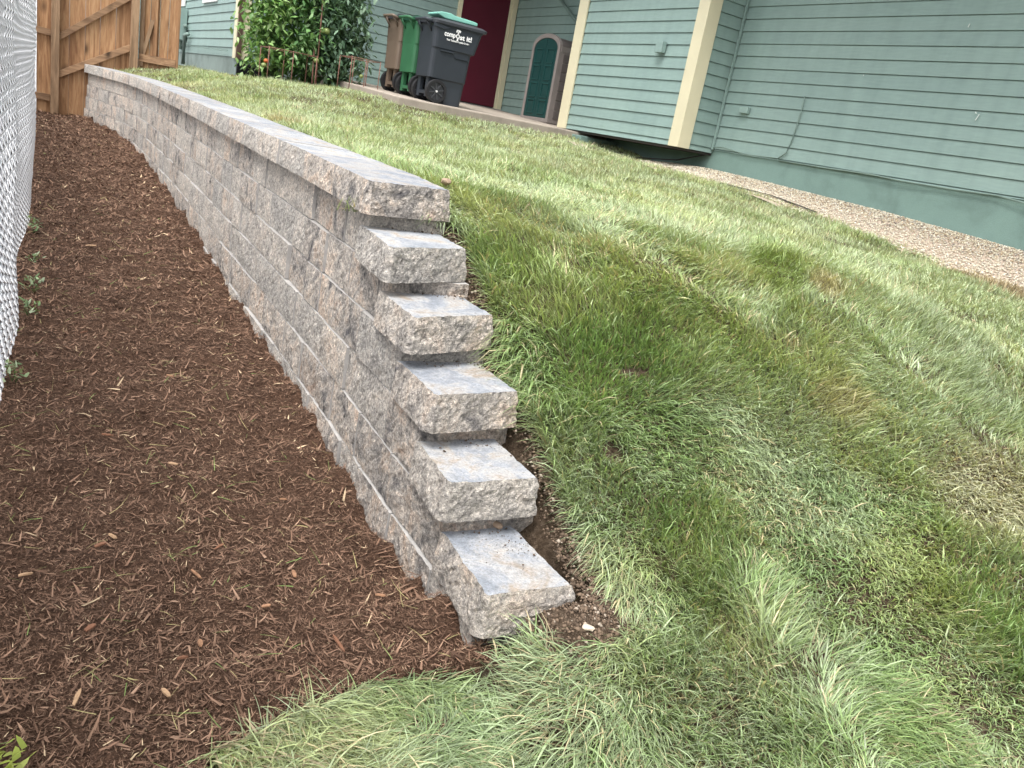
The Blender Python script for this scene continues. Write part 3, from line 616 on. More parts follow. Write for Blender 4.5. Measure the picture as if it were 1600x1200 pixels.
# ------------------------------------------------------------------ cedar fence and gate
fence = empty('wooden_fence', (.4, 12.6, -.85)); tag(fence, 'stained cedar board fence with sloping rails behind the far end of the block wall', 'fence')
def fpart(m, name, mt, bevel=.003, par=fence):
    o = m.build(name, mt, par, bevel); o.matrix_parent_inverse = Matrix.Translation(-Vector(par.location)) @ Matrix.Identity(4); return o
def bot(x): return np.interp(x, [.4, 1.0, 1.5, 2.0], [-.90, -.86, -.2, -.06])-.03
x = .445; i = 0; rf_ = random.Random(5)
while x < 1.50:
    wd = .178+rf_.uniform(-.008, .006); x1 = min(x+wd, 1.53); m = MB(); dy = rf_.uniform(-.003, .003); m.bb(x+.001, x1-.003, 12.612+dy, 12.630+dy, bot(x)-.0, 1.35); fpart(m, 'board', CEDAR, .002); x = x1
m = MB(); m.bb(.375, .425, 12.57, 12.66, -1.0, 1.5); fpart(m, 'post', POSTW)
m = MB(); m.bb(.600, .690, 12.50, 12.595, -1.0, 1.5); fpart(m, 'post', POSTW)
m = MB(); m.bb(1.505, 1.597, 12.50, 12.595, -.5, 1.5); fpart(m, 'post', POSTW)
def rail(a, b, hgt, y0=12.555, y1=12.594):
    m = MB(); m.add([(a[0], y0, a[1]-hgt), (b[0], y0, b[1]-hgt), (b[0], y0, b[1]), (a[0], y0, a[1]), (a[0], y1, a[1]-hgt), (b[0], y1, b[1]-hgt), (b[0], y1, b[1]), (a[0], y1, a[1])], [(0, 1, 2, 3), (7, 6, 5, 4), (0, 4, 5, 1), (1, 5, 6, 2), (2, 6, 7, 3), (3, 7, 4, 0)]); fpart(m, 'rail', RAILW, .002)
rail((.692, .165), (1.503, .83), .088); rail((.692, -.285), (1.503, .195), .088)
rail((.427, .20), (.598, .188), .075); rail((.427, -.588), (.598, -.598), .08)
gate = empty('wooden_gate', (1.62, 12.60, -.05), math.radians(-12)); tag(gate, 'stained cedar gate with a diagonal brace between the fence post and the far green wall', 'gate')
def gpart(m, name, mt): return m.build(name, mt, gate, .002)
gw = .455
for i in range(4):
    m = MB(); m.bb(.01+i*gw/4, .006+(i+1)*gw/4, .012, .030, -.02, 1.6); gpart(m, 'board', CEDAR)
m = MB(); m.bb(0, .055, -.03, .010, .0, 1.6); gpart(m, 'frame_stile', POSTW)
m = MB(); m.bb(.17, .215, -.028, .010, .16, 1.6); gpart(m, 'frame_stile', CEDAR)
m = MB(); m.bb(.0, gw, -.034, -.031+.04, .06, .155); gpart(m, 'rail', RAILW)
m = MB(); m.add([(.03, -.03, .16), (.075, -.03, .16), (.18, -.03, .60), (.13, -.03, .60), (.03, .008, .16), (.075, .008, .16), (.18, .008, .60), (.13, .008, .60)], [(0, 1, 2, 3), (7, 6, 5, 4), (0, 4, 5, 1), (1, 5, 6, 2), (2, 6, 7, 3), (3, 7, 4, 0)]); gpart(m, 'brace', POSTW)
m = MB(); m.bb(gw+.002, gw+.03, -.03, .03, -.06, 1.6); gpart(m, 'frame_stile', CEDAR)

# ------------------------------------------------------------------ chain link fence on the left
cf = empty('chain_link_fence', (.05, 3.2, -1.1)); tag(cf, 'pale chain link fence running along the left edge of the bark bed', 'fence')
FY = [0, 1, 3.19, 3.63, 4.55, 5.93, 8.28, 11.77, 12.5]; FX = [-.10, -.06, .025, .062, .10, .165, .265, .372, .40]
def fx(y): return np.interp(y, FY, FX)
def fzb(y): return np.interp(y, [0, 3.2, 4.5, 8.3, 12.5], [-1.13, -1.12, -1.06, -.93, -.84])
cell = .058; V = []; T = []; yy = .4; cnt = 0; zt = 1.45
rows_ = int((zt+1.15)/(cell))
k = 0; tv = []; tt = []
while yy < 12.45:
    pts = []
    z = round((float(fzb(yy)))/cell)*cell; i = 0
    wv = .010*math.sin(yy*2.3)+.012*math.sin(yy*.9+1)
    while z < .62:
        y_ = yy+(cell*.5 if (i+k) % 2 == 0 else -cell*.5)*1.0+.004; off = .004*(1 if i % 2 else -1)
        pts.append((float(fx(yy))+off+wv+.006*math.sin(z*9+yy*3), y_, z)); z += cell*.5; i += 1
    P = np.array(pts); r_ = .0034
    o4 = np.array([[r_, 0, r_*.3], [0, r_, 0], [-r_, 0, -r_*.3], [0, -r_, 0]]) 
    vs = (P[:, None, :]+o4[None, [0, 1, 2]]).reshape(-1, 3); n_ = len(P); base = cnt
    for q in range(3):
        a = base+np.arange(n_-1)*3+q; b = base+np.arange(n_-1)*3+(q+1) % 3; tt.append(np.stack([a, b, b+3], 1)); tt.append(np.stack([a, b+3, a+3], 1))
    tv.append(vs); cnt += len(vs); yy += cell; k += 1
me = tri_mesh('wire_mesh', np.concatenate(tv), np.concatenate(tt)); o = link('wire_mesh', me, GALV, cf); o.matrix_parent_inverse = Matrix.Translation(-cf.location); o['kind'] = 'stuff'
print('chain tris', len(me.polygons))
for y in (1.2, 4.2, 7.2, 10.0, 12.35):
    m = MB(); m.tube([(float(fx(y))-.045, y, -1.2), (float(fx(y))-.045, y, .66)], .024, 10); o = m.build('post', POSTG, cf, 0, True); o.matrix_parent_inverse = Matrix.Translation(-cf.location)
m = MB(); m.tube([(float(fx(y))-.02, y, .64) for y in np.linspace(.4, 12.4, 14)], .019, 8); o = m.build('top_rail', POSTG, cf, 0, True); o.matrix_parent_inverse = Matrix.Translation(-cf.location)
# neighbour's white building seen through the mesh
nb = empty('neighbour_building', (-2, 20, -1)); tag(nb, 'white building seen through the chain link fence beyond the yard', 'building')
m = MB(); m.bb(-7, .95, 20, 26, -1.3, 3.2); o = m.build('wall', plain('white_wall_paint', (.82, .83, .85), .6, .03), nb); o.matrix_parent_inverse = Matrix.Translation(-nb.location)
m = MB(); m.bb(-7.3, 1.15, 19.8, 26.2, 3.2, 3.4); o = m.build('roof', RF, nb); o.matrix_parent_inverse = Matrix.Translation(-nb.location)
m = MB(); m.bb(-7, -.30, -3, 19, -1.5, -1.02); o = m.build('neighbour_path', plain('pale_concrete', (.78, .79, .80), .8, .06)); tag(o, kind='structure')

# ------------------------------------------------------------------ wheeled carts
def cart(name_col, x0, y0, zg, body, lidm, label, first=False, text=False):
    root = empty('wheeled_cart', (x0, y0, zg)); tag(root, label, 'cart', 'wheeled carts on the patio slab')
    # local: x to the front (right in view), y depth away, z up. length .80 at the top
    W = .46; mm = MB()
    def ring(xa, xb, ya, yb_, z, r=.05):
        pts = []
        for cx, cy, a0 in ((xb-r, ya+r, -90), (xb-r, yb_-r, 0), (xa+r, yb_-r, 90), (xa+r, ya+r, 180)):
            for q in range(4): a = math.radians(a0+q*30); pts.append((cx+r*math.cos(a), cy+r*math.sin(a), z))
        return pts
    secs = [(.235, .49, .04, W-.04, .0), (.222, .505, .035, W-.035, .20), (.10, .51, .03, W-.03, .272), (.0, .515, .02, W-.02, .29), (.0, .53, .012, W-.012, .60), (.0, .533, .010, W-.010, .617), (.0, .575, 0, W, .632), (-.01, .63, -.008, W+.008, .87), (-.02, .645, -.015, W+.015, .885), (-.02, .645, -.015, W+.015, .905)]
    vs = []; fs = []
    for s_ in secs: vs += ring(*s_)
    for i in range(len(secs)-1):
        for q in range(16): fs.append((i*16+q, i*16+(q+1) % 16, (i+1)*16+(q+1) % 16, (i+1)*16+q))
    fs += [tuple(range(16))[::-1], tuple((len(secs)-1)*16+q for q in range(16))]
    mm.add(vs, fs); b = mm.build('body', body, root)
    m = MB(); m.bb(.10, .28, -.010, .012, .600, .614); m.bb(.30, .50, .002, .012, .55, .556); o = m.build('lift_ledge', body, root)
    m = MB(); m.bb(.03, .08, .08, .15, .06, .29); m.bb(.03, .08, W-.15, W-.08, .06, .29); m.bb(.03, .07, .15, W-.15, .09, .13); m.bb(.14, .2, .08, W-.08, .12, .28); m.build('axle_bracket', body, root, .004)
    # lid
    m = MB(); sec = [(-.03, .68, -.03, W+.03, .895), (-.03, .69, -.03, W+.03, .925), (.02, .655, .02, W-.02, .950), (.10, .58, .08, W-.08, .962)]; vs = []; fs = []
    for s_ in sec: vs += ring(*s_)
    for i in range(3):
        for q in range(16): fs.append((i*16+q, i*16+(q+1) % 16, (i+1)*16+(q+1) % 16, (i+1)*16+q))
    fs += [tuple(range(16))[::-1], tuple(48+q for q in range(16))]; m.add(vs, fs); m.bb(.05, .66, W*.5-.05, W*.5+.05, .950, .968); lid = m.build('lid', lidm, root, 0)
    m = MB(); m.tube([(-.02, .07, .89), (-.085, .07, .915), (-.10, .09, .92), (-.10, W-.09, .92), (-.085, W-.07, .915), (-.02, W-.07, .89)], .017, 8); m.tube([(-.085, .10, .91), (-.0, .10, .80)], .014, 6); m.tube([(-.085, W-.10, .91), (-.0, W-.10, .80)], .014, 6); m.build('handle', body, root, 0, True)
    m = MB(); m.prism([(-.03, .89), (.20, .87), (.10, .84), (-.03, .855)], -.018, .0, 'y'); m.build('rim_gusset', body, root)
    BL = plain('black_rubber', (.018, .018, .02), .6, .1); HUB = plain('dark_wheel_plastic', (.05, .052, .058), .45, .05)
    for yy_ in (-.01, W-.06):
        cx, cz, Rw = .12, .137, .137; m = MB(); prof = [(.100, 0), (.132, 0), (.137, .012), (.137, .05), (.132, .062), (.100, .062)]; seg = 32; vs = []; fs = []
        for q in range(seg):
            a = 2*math.pi*q/seg
            for r_, t_ in prof: vs.append((cx+r_*math.cos(a), yy_+t_, cz+r_*math.sin(a)))
        for q in range(seg):
            for e in range(6): fs.append((q*6+e, q*6+(e+1) % 6, ((q+1) % seg)*6+(e+1) % 6, ((q+1) % seg)*6+e))
        m.add(vs, fs); wh = m.build('wheel', BL, root)
        m = MB(); m.tube([(cx, yy_+.02, cz), (cx, yy_+.05, cz)], .105, 28)
        for q in range(8):
            a = 2*math.pi*(q+.3)/8; ca, sa = math.cos(a), math.sin(a); px, pz = -sa, ca; m.add([(cx+ca*r0+px*w_, yy_+t, cz+sa*r0+pz*w_) for t in (.006, .022) for r0, w_ in ((.015, .010), (.115, .006), (.115, -.006), (.015, -.010))], [(0, 1, 2, 3), (7, 6, 5, 4), (0, 4, 5, 1), (1, 5, 6, 2), (2, 6, 7, 3), (3, 7, 4, 0)])
        m.build('hub', HUB, wh)
        m = MB(); m.tube([(cx, yy_-.004, cz), (cx, yy_+.02, cz)], .012, 12); m.build('hub_cap', plain('bright_hub_cap', (.7, .7, .7), .3), wh)
    m = MB(); m.tube([(.12, .0, .137), (.12, W, .137)], .010, 8); m.build('axle', HUB, root)
    if text:
        WT = plain('white_print', (.85, .85, .85), .6, .01, 5, .3, 0)
        def txt(s_, x0_, x1_, z, size):
            cu = bpy.data.curves.new('lettering', 'FONT'); cu.body = s_; cu.size = size; cu.offset = size*.03; cu.extrude = .0006
            to = bpy.data.objects.new('lettering', cu); COL.objects.link(to); bpy.context.view_layer.update()
            me = bpy.data.meshes.new_from_object(to.evaluated_get(bpy.context.evaluated_depsgraph_get())); bpy.data.objects.remove(to)
            xs = [v.co.x for v in me.vertices]; k_ = (x1_-x0_)/(max(xs)-min(xs)); mn = min(xs)
            for v in me.vertices: v.co.x = (v.co.x-mn)*k_
            o = link('lettering', me, WT, root); o.rotation_euler = (math.radians(90)-.03, 0, 0); o.location = (x0_, -.0125, z); return o
        txt('comp', .115, .262, .775, .078); txt('st it!', .322, .485, .768, .078); txt("Your Tacoma's Recycling Service", .15, .457, .728, .03)
        m = MB()
        for q in range(14):
            a0 = 2*math.pi*q/14; a1 = 2*math.pi*(q+.9)/14
            m.add([(.292+r_*math.cos(a), t, .796+r_*math.sin(a)) for t in (-.0165, -.0125) for r_, a in ((.014, a0), (.026, a0), (.026, a1), (.014, a1))], [(0, 1, 2, 3), (7, 6, 5, 4), (0, 4, 5, 1), (1, 5, 6, 2), (2, 6, 7, 3), (3, 7, 4, 0)])
        m.prism([(.286, .81), (.30, .81), (.302, .845), (.284, .845)], -.0165, -.0125, 'y'); m.prism([(.262, .842), (.275, .835), (.285, .86), (.27, .87)], -.0165, -.0125, 'y'); m.prism([(.275, .868), (.31, .868), (.326, .858), (.32, .84), (.30, .845), (.284, .855)], -.0165, -.0125, 'y'); m.prism([(.285, .775), (.305, .775), (.30, .745), (.285, .74)], -.0165, -.0125, 'y'); m.build('emblem', WT, root)
    return root
def plastic(n, c): return plain(n, c, .5, .1, 5, .4, .1, 90)
BK, GN, BR = plastic('charcoal_plastic', (.030, .036, .046)), plastic('green_plastic', (.032, .125, .058)), plastic('brown_plastic', (.15, .11, .082))
LB, LG = plastic('black_lid_plastic', (.035, .038, .045)), plastic('dark_green_lid', (.012, .06, .035))
cart('c', 4.40, 9.50, slab_z(9.5), BK, LB, 'charcoal wheeled compost cart with white lettering, nearest of the three carts', text=True)
cart('g', 4.40, 10.02, slab_z(10.1), GN, LG, 'bright green wheeled cart between the charcoal and the brown one')
cart('b', 4.40, 10.54, slab_z(10.7), BR, LB, 'brown wheeled cart nearest the house wall, behind the green one')
m = MB(); m.prism([(0, 0.03), (.1, 0), (.54, -.0), (.54, .035), (.50, .042), (.22, .055), (.17, .070), (.05, .065), (0, .05)], 0, .30, 'y'); o = m.build('plastic_tray', plastic('pale_teal_plastic', (.22, .50, .42)), None, .01); o.location = (4.45, 9.60, slab_z(9.5)+.972)
tag(o, 'flat pale teal plastic tray lying on the lid of the charcoal cart', 'tray')

# ------------------------------------------------------------------ resin storage cabinet
cb = empty('storage_cabinet', (6.76, 10.42, slab_z(10.6)), 0); tag(cb, 'arched resin garden cabinet with dark green doors and taupe sides against the house', 'cabinet')
TP = plastic('taupe_resin', (.27, .235, .22)); TPD = plastic('dark_taupe_resin', (.145, .122, .115)); DG = plastic('dark_green_resin', (.006, .046, .044)); DGL = plastic('green_resin_ridge', (.012, .07, .066))
Wc, Hc = .74, 1.20
def arch(w0, w1, zb, zs, rise, n=12): return [(w0, zb), (w1, zb)]+[((w0+w1)/2+(w1-w0)/2*math.cos(math.pi*i/n), zs+rise*math.sin(math.pi*i/n)) for i in range(n+1)]
m = MB(); m.prism(arch(.0, Wc, 0, 1.04, .15), .05, .40, 'x'); m.build('body', TPD, cb, .006)
# frame round the doors: front band
outer = arch(.0, Wc, 0, 1.03, .19, 14); inner = arch(.055, Wc-.055, .055, 1.01, .15, 14); n_ = len(outer); m = MB(); vs = [(t, u, v) for t in (0, .05) for u, v in outer]+[(t, u, v) for t in (0, .05) for u, v in inner]; fs = []
for i in range(n_):
    j = (i+1) % n_; fs += [(i, j, 2*n_+j, 2*n_+i), (n_+i, 3*n_+i, 3*n_+j, n_+j), (i, n_+i, n_+j, j), (2*n_+i, 2*n_+j, 3*n_+j, 3*n_+i)]
m.add(vs, fs).build('door_frame', TP, cb, .004)
m = MB(); m.bb(-.005, .42, -.01, Wc+.01, -.0, .05); m.build('base', TP, cb, .005)
m = MB(); m.bb(.0, .42, -.006, .0, .05, .99); m.bb(.03, .42, -.012, .1, .98, 1.05); m.build('side_frame', TP, cb, .002)
for i in range(7):
    m = MB(); z0 = .065+i*.130; m.bb(.085, .40, -.016, -.004, z0, z0+.112); m.build('side_panel', TPD, cb, .006)
for s_ in (0, 1):
    u0, u1 = ((.058, Wc/2-.003), (Wc/2+.003, Wc-.058))[s_]; n2_ = 8
    def az_(u): return 1.004+.15*math.sqrt(max(0, 1-((u-Wc/2)/(Wc/2-.055))**2))
    pts = [(u0, .058), (u1, .058)]+[(u1+(u0-u1)*i/n2_, az_(u1+(u0-u1)*i/n2_)) for i in range(n2_+1)]; m = MB(); m.prism(pts, .008, .04, 'x'); dr = m.build('door', DG, cb, .003)
    for (z0, z1) in ((.12, .29), (.35, .53), (.59, .77), (.83, 1.0)):
        m = MB(); c0, c1 = u0+.07, u1-.07; m.bb(-.004, .01, c0, c1, z1, z1+.014); m.bb(-.002, .01, c0, c1, z0-.012, z0); m.bb(-.001, .01, c0-.008, c0, z0, z1); m.bb(-.001, .01, c1, c1+.008, z0, z1); m.build('raised_panel', DGL, dr, .002)

# ------------------------------------------------------------------ tomato plants in wire cages
def leafy(cx, cy, z0, rx, ry, h, nleaf, cols, seed, lean=0):
    r = np.random.default_rng(seed); P = []
    nc = 90; cz = z0+h*(.10+.92*r.random(nc)); tt = (cz-z0)/h; rad = np.sqrt(r.random(nc))*(.75+.3*np.sin(tt*3)); a = r.uniform(0, 6.28, nc)
    CX = cx+rx*rad*np.cos(a)+lean*(cz-z0); CY = cy+ry*rad*np.sin(a); k = r.integers(0, nc, nleaf); sp = .10
    x = CX[k]+r.normal(0, sp, nleaf); y = CY[k]+r.normal(0, sp, nleaf); z = cz[k]+r.normal(0, sp, nleaf); z = np.maximum(z, z0+.03)
    az = r.uniform(0, 6.28, nleaf); dr = r.uniform(-.1, 1.1, nleaf); Ln = r.uniform(.055, .125, nleaf); Wd = Ln*r.uniform(.38, .55, nleaf)
    d = np.stack([np.cos(az)*np.cos(dr), np.sin(az)*np.cos(dr), -np.sin(dr)], 1); s = np.stack([-np.sin(az), np.cos(az), r.normal(0, .45, nleaf)], 1); s /= np.linalg.norm(s, axis=1)[:, None]; up = np.cross(d, s)
    B = np.stack([x, y, z], 1); pts = [B, B+d*(Ln*.35)[:, None]+s*(Wd/2)[:, None], B+d*(Ln*.4)[:, None]+up*(Ln*.08)[:, None], B+d*(Ln*.35)[:, None]-s*(Wd/2)[:, None], B+d*(Ln*.75)[:, None]+s*(Wd*.3)[:, None]-up*(Ln*.04)[:, None], B+d*(Ln*.75)[:, None]-s*(Wd*.3)[:, None]-up*(Ln*.04)[:, None], B+d*Ln[:, None]-up*(Ln*.15)[:, None]]
    V = np.stack(pts, 1).reshape(-1, 3); F = np.array([[0, 1, 2], [0, 2, 3], [1, 4, 2], [2, 5, 3], [2, 4, 6], [2, 6, 5]]); T = (F[None]+np.arange(nleaf)[:, None, None]*7).reshape(-1, 3)
    cc = np.array(cols)[r.integers(0, len(cols), nleaf)]*1.25*(.65+.7*r.random(nleaf))[:, None]; return V, T, np.repeat(np.clip(cc, 0, 1), 7, 0), np.stack([CX, CY, cz], 1)
STEM = plain('plant_stem', (.06, .11, .035), .6); RUST = plain('rusty_wire', (.20, .10, .075), .7, .2, 30)
def tomato(cx, cy, rx, ry, h, n, cols, seed, label, fruit=(), lean=0):
    z0 = float(lawn_z(np.array([cx]), np.array([cy]))[0])+.0; root = empty('tomato_plant', (cx, cy, z0)); tag(root, label, 'tomato plant', 'leafy plants in front of the house')
    V, T, C, cen = leafy(0, 0, .0, rx, ry, h, n, cols, seed, lean); o = link('foliage', tri_mesh('foliage', V, T, C), LEAF, root); o['kind'] = 'stuff'
    m = MB(); r = random.Random(seed)
    for i in range(26):
        c = cen[i]; b = Vector((r.uniform(-.12, .12), r.uniform(-.08, .08), -.05)); md = Vector((b.x*.7+c[0]*.4, b.y*.7+c[1]*.4, c[2]*.55)); m.tube([b, md, Vector(c)], [.010, .007, .003], 5)
    m.build('stem', STEM, root, 0, True)
    for (fx_, fy_, fz_, fr, fc) in fruit:
        bm = bmesh.new(); bmesh.ops.create_icosphere(bm, subdivisions=2, radius=fr); me = bpy.data.meshes.new('fruit'); bm.to_mesh(me); bm.free(); me.polygons.foreach_set('use_smooth', np.ones(len(me.polygons), bool)); o = link('fruit', me, fc, root); o.location = (fx_-cx, fy_-cy, fz_-z0); o.scale = (1, 1, .88)
GF = plain('green_fruit', (.22, .27, .09), .35, .1, 20, .5, 0); OF_ = plain('orange_fruit', (.55, .14, .04), .35, .1, 20, .5, 0)
def PY(px, y): return None
gA = [(.13, .25, .07), (.20, .33, .11), (.09, .18, .05), (.26, .37, .16)]; gB = [(.085, .18, .06), (.13, .25, .09), (.06, .13, .045), (.19, .30, .14)]; gC = [(.13, .21, .13), (.10, .17, .10), (.18, .28, .19), (.07, .13, .075)]
tomato(3.08, 11.55, .38, .30, 1.65, 4200, gA, 1, 'pale green tomato plant nearest the brown corner post', [(2.93, 11.25, .30, .032, OF_), (2.88, 11.15, .24, .035, GF)])
tomato(3.52, 11.45, .40, .30, 1.75, 4200, gB, 2, 'dark green tomato plant in the middle with two pale fruits', [(3.62, 11.08, .80, .045, GF), (3.57, 11.08, .79, .034, GF), (3.52, 11.08, .42, .04, GF)])
tomato(3.86, 11.35, .33, .30, 1.60, 3600, gC, 3, 'bluish green tomato plant leaning toward the brown cart', [(4.12, 11.0, .34, .03, GF)], .03)
def cage(cx, cy, rad, hh, label, ry=.3):
    z0 = float(lawn_z(np.array([cx]), np.array([cy]))[0]); root = empty('tomato_cage', (cx, cy, z0)); tag(root, label, 'plant cage', 'rusty wire plant cages'); P = [(-rad, -ry), (0, -ry), (rad, -ry), (rad, ry), (0, ry), (-rad, ry)]
    for q, (a, b) in enumerate(P): m = MB(); m.tube([(a, b, -.1), (a, b, hh)], .0055, 6); m.build('upright', RUST, root, 0, True)
    m = MB(); m.tube([(a, b, hh-.01) for a, b in P+[P[0]]], .0048, 6); m.build('ring', RUST, root, 0, True)
cage(3.14, 11.0, .30, .40, 'rusty wire cage around the foot of the pale green tomato plant', .2)
cage(3.95, 10.65, .19, .44, 'rusty wire cage at the right end of the tomato bed by the slab', .22)
z0 = float(lawn_z(np.array([3.52]), np.array([11.0]))[0])
for dx_ in (0, .045):
    m = MB(); m.tube([(3.50+dx_, 11.08, z0-.1), (3.49+dx_, 11.12, z0+(1.5 if dx_ else .5))], .009, 6); o = m.build('garden_stake', RUST, None, 0, True); tag(o, ('tall rusty stake rising through the middle tomato plant' if dx_ else 'short rusty stake just left of the tall one at the middle tomato plant'), 'stake', 'paired rusty stakes in the tomato bed')
bedm = MB(); 
nb_ = 260; ax = rng.uniform(2.7, 4.35, nb_); ay = rng.uniform(10.9, 12.0, nb_)

# ------------------------------------------------------------------ small things
def rock(name, loc, r, c, label, cat, sc=(1, 1, .7), grp=None, seed=1):
    bm = bmesh.new(); bmesh.ops.create_icosphere(bm, subdivisions=2, radius=r); rs = random.Random(seed)
    for v in bm.verts: v.co = Vector((v.co.x*sc[0], v.co.y*sc[1], v.co.z*sc[2]))*rs.uniform(.82, 1.14)
    me = bpy.data.meshes.new(name); bm.to_mesh(me); bm.free(); o = link(name, me, c); o.location = loc; tag(o, label, cat, grp); o.rotation_euler = (0, 0, rs.uniform(0, 3)); return o
TAN = plain('tan_stone', (.34, .25, .18), .9, .2, 40, .2, .4, 120); WPB = plain('white_pebble', (.78, .76, .72), .6, .05, 40, .3, .2)
def lz(x, y): return float(lawn_z(np.array([x]), np.array([y]))[0])
rock('stone', (1.445, 2.84, lz(1.445, 2.84)+.045), .03, TAN, 'flat tan stone lying in the grass beside the top cap stone', 'stone', (1.3, .7, .45), seed=2)
rock('stone', (1.205, 2.235, -.498), .017, TAN, 'small tan stone resting at the back of the third step', 'stone', (1.2, .9, .7), seed=3)
rock('stone', (1.07, 1.535, -.945), .012, TAN, 'brown pebble at the back of the lowest step', 'stone', (1.3, .9, .7), seed=4)
rock('pebble', (1.235, 1.27, lz(1.235, 1.27)+.006), .0055, WPB, 'round white pebble on the soil beside the lowest step', 'pebble', seed=5)
rock('stone', (1.10, 1.16, lz(1.10, 1.16)+.006), .013, plain('pale_flint', (.50, .42, .33), .8, .2, 60), 'pale flint chip on the soil just below the lowest step', 'stone', (1.2, .8, .4), seed=6)
# soil crumbs round the steps
q = []; 
for (cx, cy, sx, sy, nn) in ((1.20, 1.36, .07, .06, 1200), (1.10, 1.19, .09, .045, 1500), (1.24, 1.24, .05, .05, 700), (1.22, 1.58, .03, .06, 700), (1.25, 1.80, .03, .07, 700), (1.26, 2.05, .03, .08, 800), (1.28, 2.3, .03, .08, 700), (1.3, 2.5, .03, .06, 300)):
    xx = rng.normal(cx, sx, nn); y2 = rng.normal(cy, sy, nn); q.append(np.stack([xx, y2, lawn_z(xx, y2)+.001], 1))
q = np.concatenate(q); n = len(q); cc = np.array([.13, .092, .064])*(.4+1.1*rng.random(n))[:, None]; cc[rng.random(n) < .08] = [.35, .29, .23]
on = (q[:, 0] > 1.14) | (q[:, 1] < 1.235); 
o = link('soil_crumbs', pebbles('soil_crumbs', q[on], np.minimum(np.exp(rng.normal(-5.6, .45, on.sum())), .009), cc[on]), PEB); tag(o, 'loose crumbs of brown soil beside the steps of the wall', 'soil', kind='stuff')
# dirt on the treads
q = []
for (x0, x1, y0, y1, z, nn) in ((.95, 1.11, 1.30, 1.53, -.953, 70), (.95, 1.15, 1.66, 1.76, -.803, 60), (.97, 1.19, 1.9, 1.97, -.653, 50), (1.0, 1.21, 2.12, 2.18, -.506, 50), (1.0, 1.24, 2.40, 2.45, -.361, 40)):
    t = rng.random(nn); xx = x0+(x1-x0)*rng.random(nn)**.6; y2 = y0+(y1-y0)*rng.random(nn)**.5; q.append(np.stack([xx, y2, np.full(nn, z+.002)], 1))
q = np.concatenate(q); o = link('dirt_crumbs', pebbles('dirt_crumbs', q, np.exp(rng.normal(-6.3, .5, len(q))), np.array([.10, .07, .05])*(.6+.9*rng.random(len(q)))[:, None]), PEB); tag(o, 'specks of dirt scattered on the treads of the stepped wall end', 'dirt', kind='stuff')
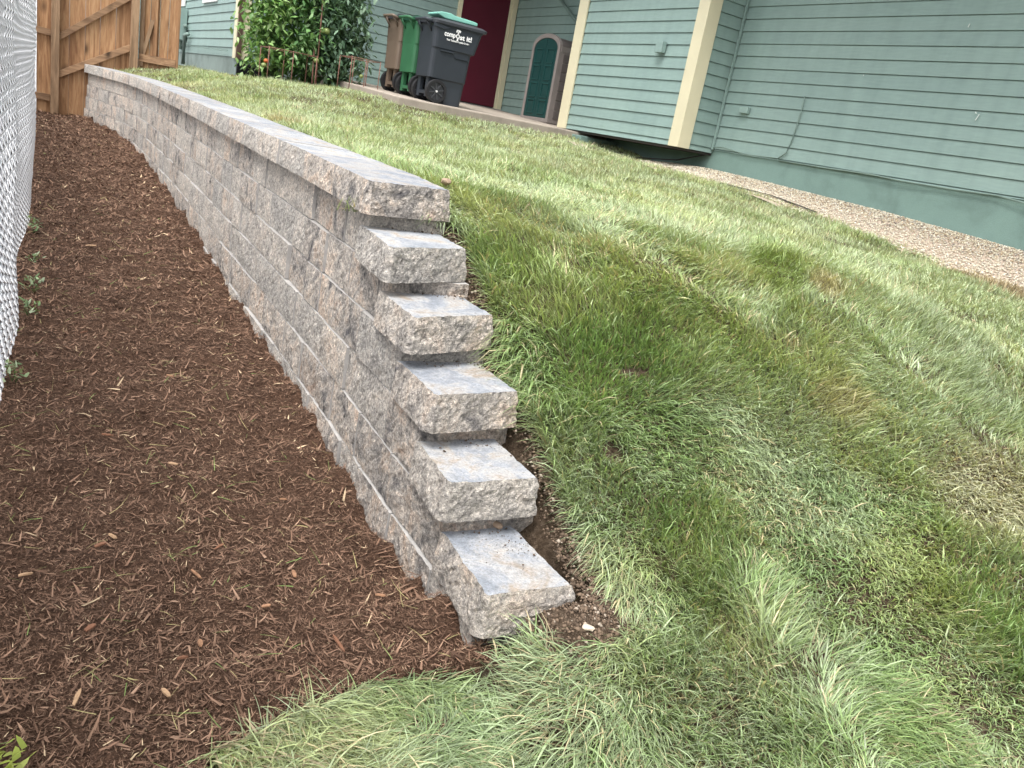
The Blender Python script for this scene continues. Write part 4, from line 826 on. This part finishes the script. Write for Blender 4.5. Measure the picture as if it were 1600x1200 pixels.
# wood chips lying on the bark
CH = [plain('wood_chip_a', (.30, .165, .095), .8, .2, 60), plain('wood_chip_b', (.20, .095, .055), .8, .2, 60), plain('wood_chip_c', (.42, .27, .16), .8, .2, 60)]
chips = [(.40, 1.78, .042, .006), (.21, 1.95, .034, .012), (.24, 1.99, .026, .010), (.62, 1.72, .044, .010), (.63, 1.42, .055, .007), (.05, 1.86, .034, .011), (.36, 1.52, .026, .010), (.32, 1.49, .024, .008), (.27, 1.38, .027, .009), (.52, 1.60, .022, .008), (.16, 1.62, .030, .013), (.44, 2.35, .03, .009), (.70, 2.1, .022, .008), (.29, 2.6, .036, .008), (.12, 1.40, .05, .008), (.55, 3.1, .03, .01), (.3, 3.6, .04, .01), (.46, 5.2, .06, .018), (.78, 1.55, .028, .008), (.48, 1.9, .03, .007)]
for i, (x, y, l, wd) in enumerate(chips):
    rs = random.Random(i+50); m = MB(); hw = wd/2
    m.add([(-l/2, -hw*.5, 0), (-l*.2, -hw, .001), (l*.3, -hw*.9, 0), (l/2, -hw*.3, .001), (l*.45, hw*.5, 0), (l*.1, hw, .001), (-l*.4, hw*.7, 0)]+[(-l/2, -hw*.5, .003), (-l*.2, -hw, .0045), (l*.3, -hw*.9, .004), (l/2, -hw*.3, .003), (l*.45, hw*.5, .003), (l*.1, hw, .0045), (-l*.4, hw*.7, .0035)], [tuple(range(7))[::-1], tuple(range(7, 14))]+[(a, (a+1) % 7, (a+1) % 7+7, a+7) for a in range(7)])
    o = m.build('wood_chip', CH[i % 3]); o.location = (x, y, float(mulch_z(np.array([x]), np.array([y]))[0])+.014); o.rotation_euler = (rs.uniform(-.2, .2), rs.uniform(-.2, .2), rs.uniform(0, 3.1)); tag(o, ('flat chip of reddish wood lying on the dark bark', 'flat chip of dark red wood lying on the dark bark', 'flat chip of pale tan wood lying on the dark bark')[i % 3], 'wood chip', 'larger wood chips on the bark bed')
# weeds
def weed(x, y, z, s, cols, label, seed, n=40, grp=None, up=.9):
    r = np.random.default_rng(seed); root = empty('weed', (x, y, z)); tag(root, label, 'weed', grp)
    bx_ = r.normal(0, .25, n)*s; by_ = r.normal(0, .25, n)*s; bz = r.uniform(.05, up, n)*s; az = r.uniform(0, 6.28, n)
    global rng; V, T, C = blade_mesh('w', np.stack([bx_, by_, bz], 1), r.uniform(.25, .5, n)*s, r.uniform(.09, .18, n)*s, az, .6+r.random(n)*.7, r.normal(.3, .3, n), np.array(cols)[r.integers(0, len(cols), n)]*(.75+.5*r.random(n))[:, None], 3)
    o = link('leaves', tri_mesh('leaves', V, T, C), LEAF, root); o['kind'] = 'stuff'
    m = MB()
    for i in range(4): m.tube([(0, 0, -.02), (bx_[i]*.6, by_[i]*.6, bz[i]*.6), (bx_[i], by_[i], bz[i])], s*.02, 5)
    m.build('stem', STEM, root, 0, True)
WC = [(.28, .38, .20), (.38, .46, .30), (.20, .30, .14)]
for i, (x, y, s, lb) in enumerate(((.185, 5.45, .085, 'sprig of pale weed farthest along the foot of the chain link fence'), (.135, 4.15, .07, 'pale weed by the chain link fence, second from the far end'), (.115, 3.80, .065, 'pale weed by the chain link fence, middle of the row'), (.165, 4.75, .05, 'tiny weed at the fence foot just beyond the middle one'), (.045, 3.05, .07, 'pale weed hugging the near end of the visible chain link'))):
    weed(x, y, float(mulch_z(np.array([x]), np.array([y]))[0])+.01, s, WC, lb, 20+i, 34, 'weeds along the foot of the chain link fence')
weed(.003, 1.235, -1.125, .075, [(.42, .50, .10), (.50, .56, .16)], 'bright yellow green seedling on the bark in the near left corner', 40, 46, None, .6)
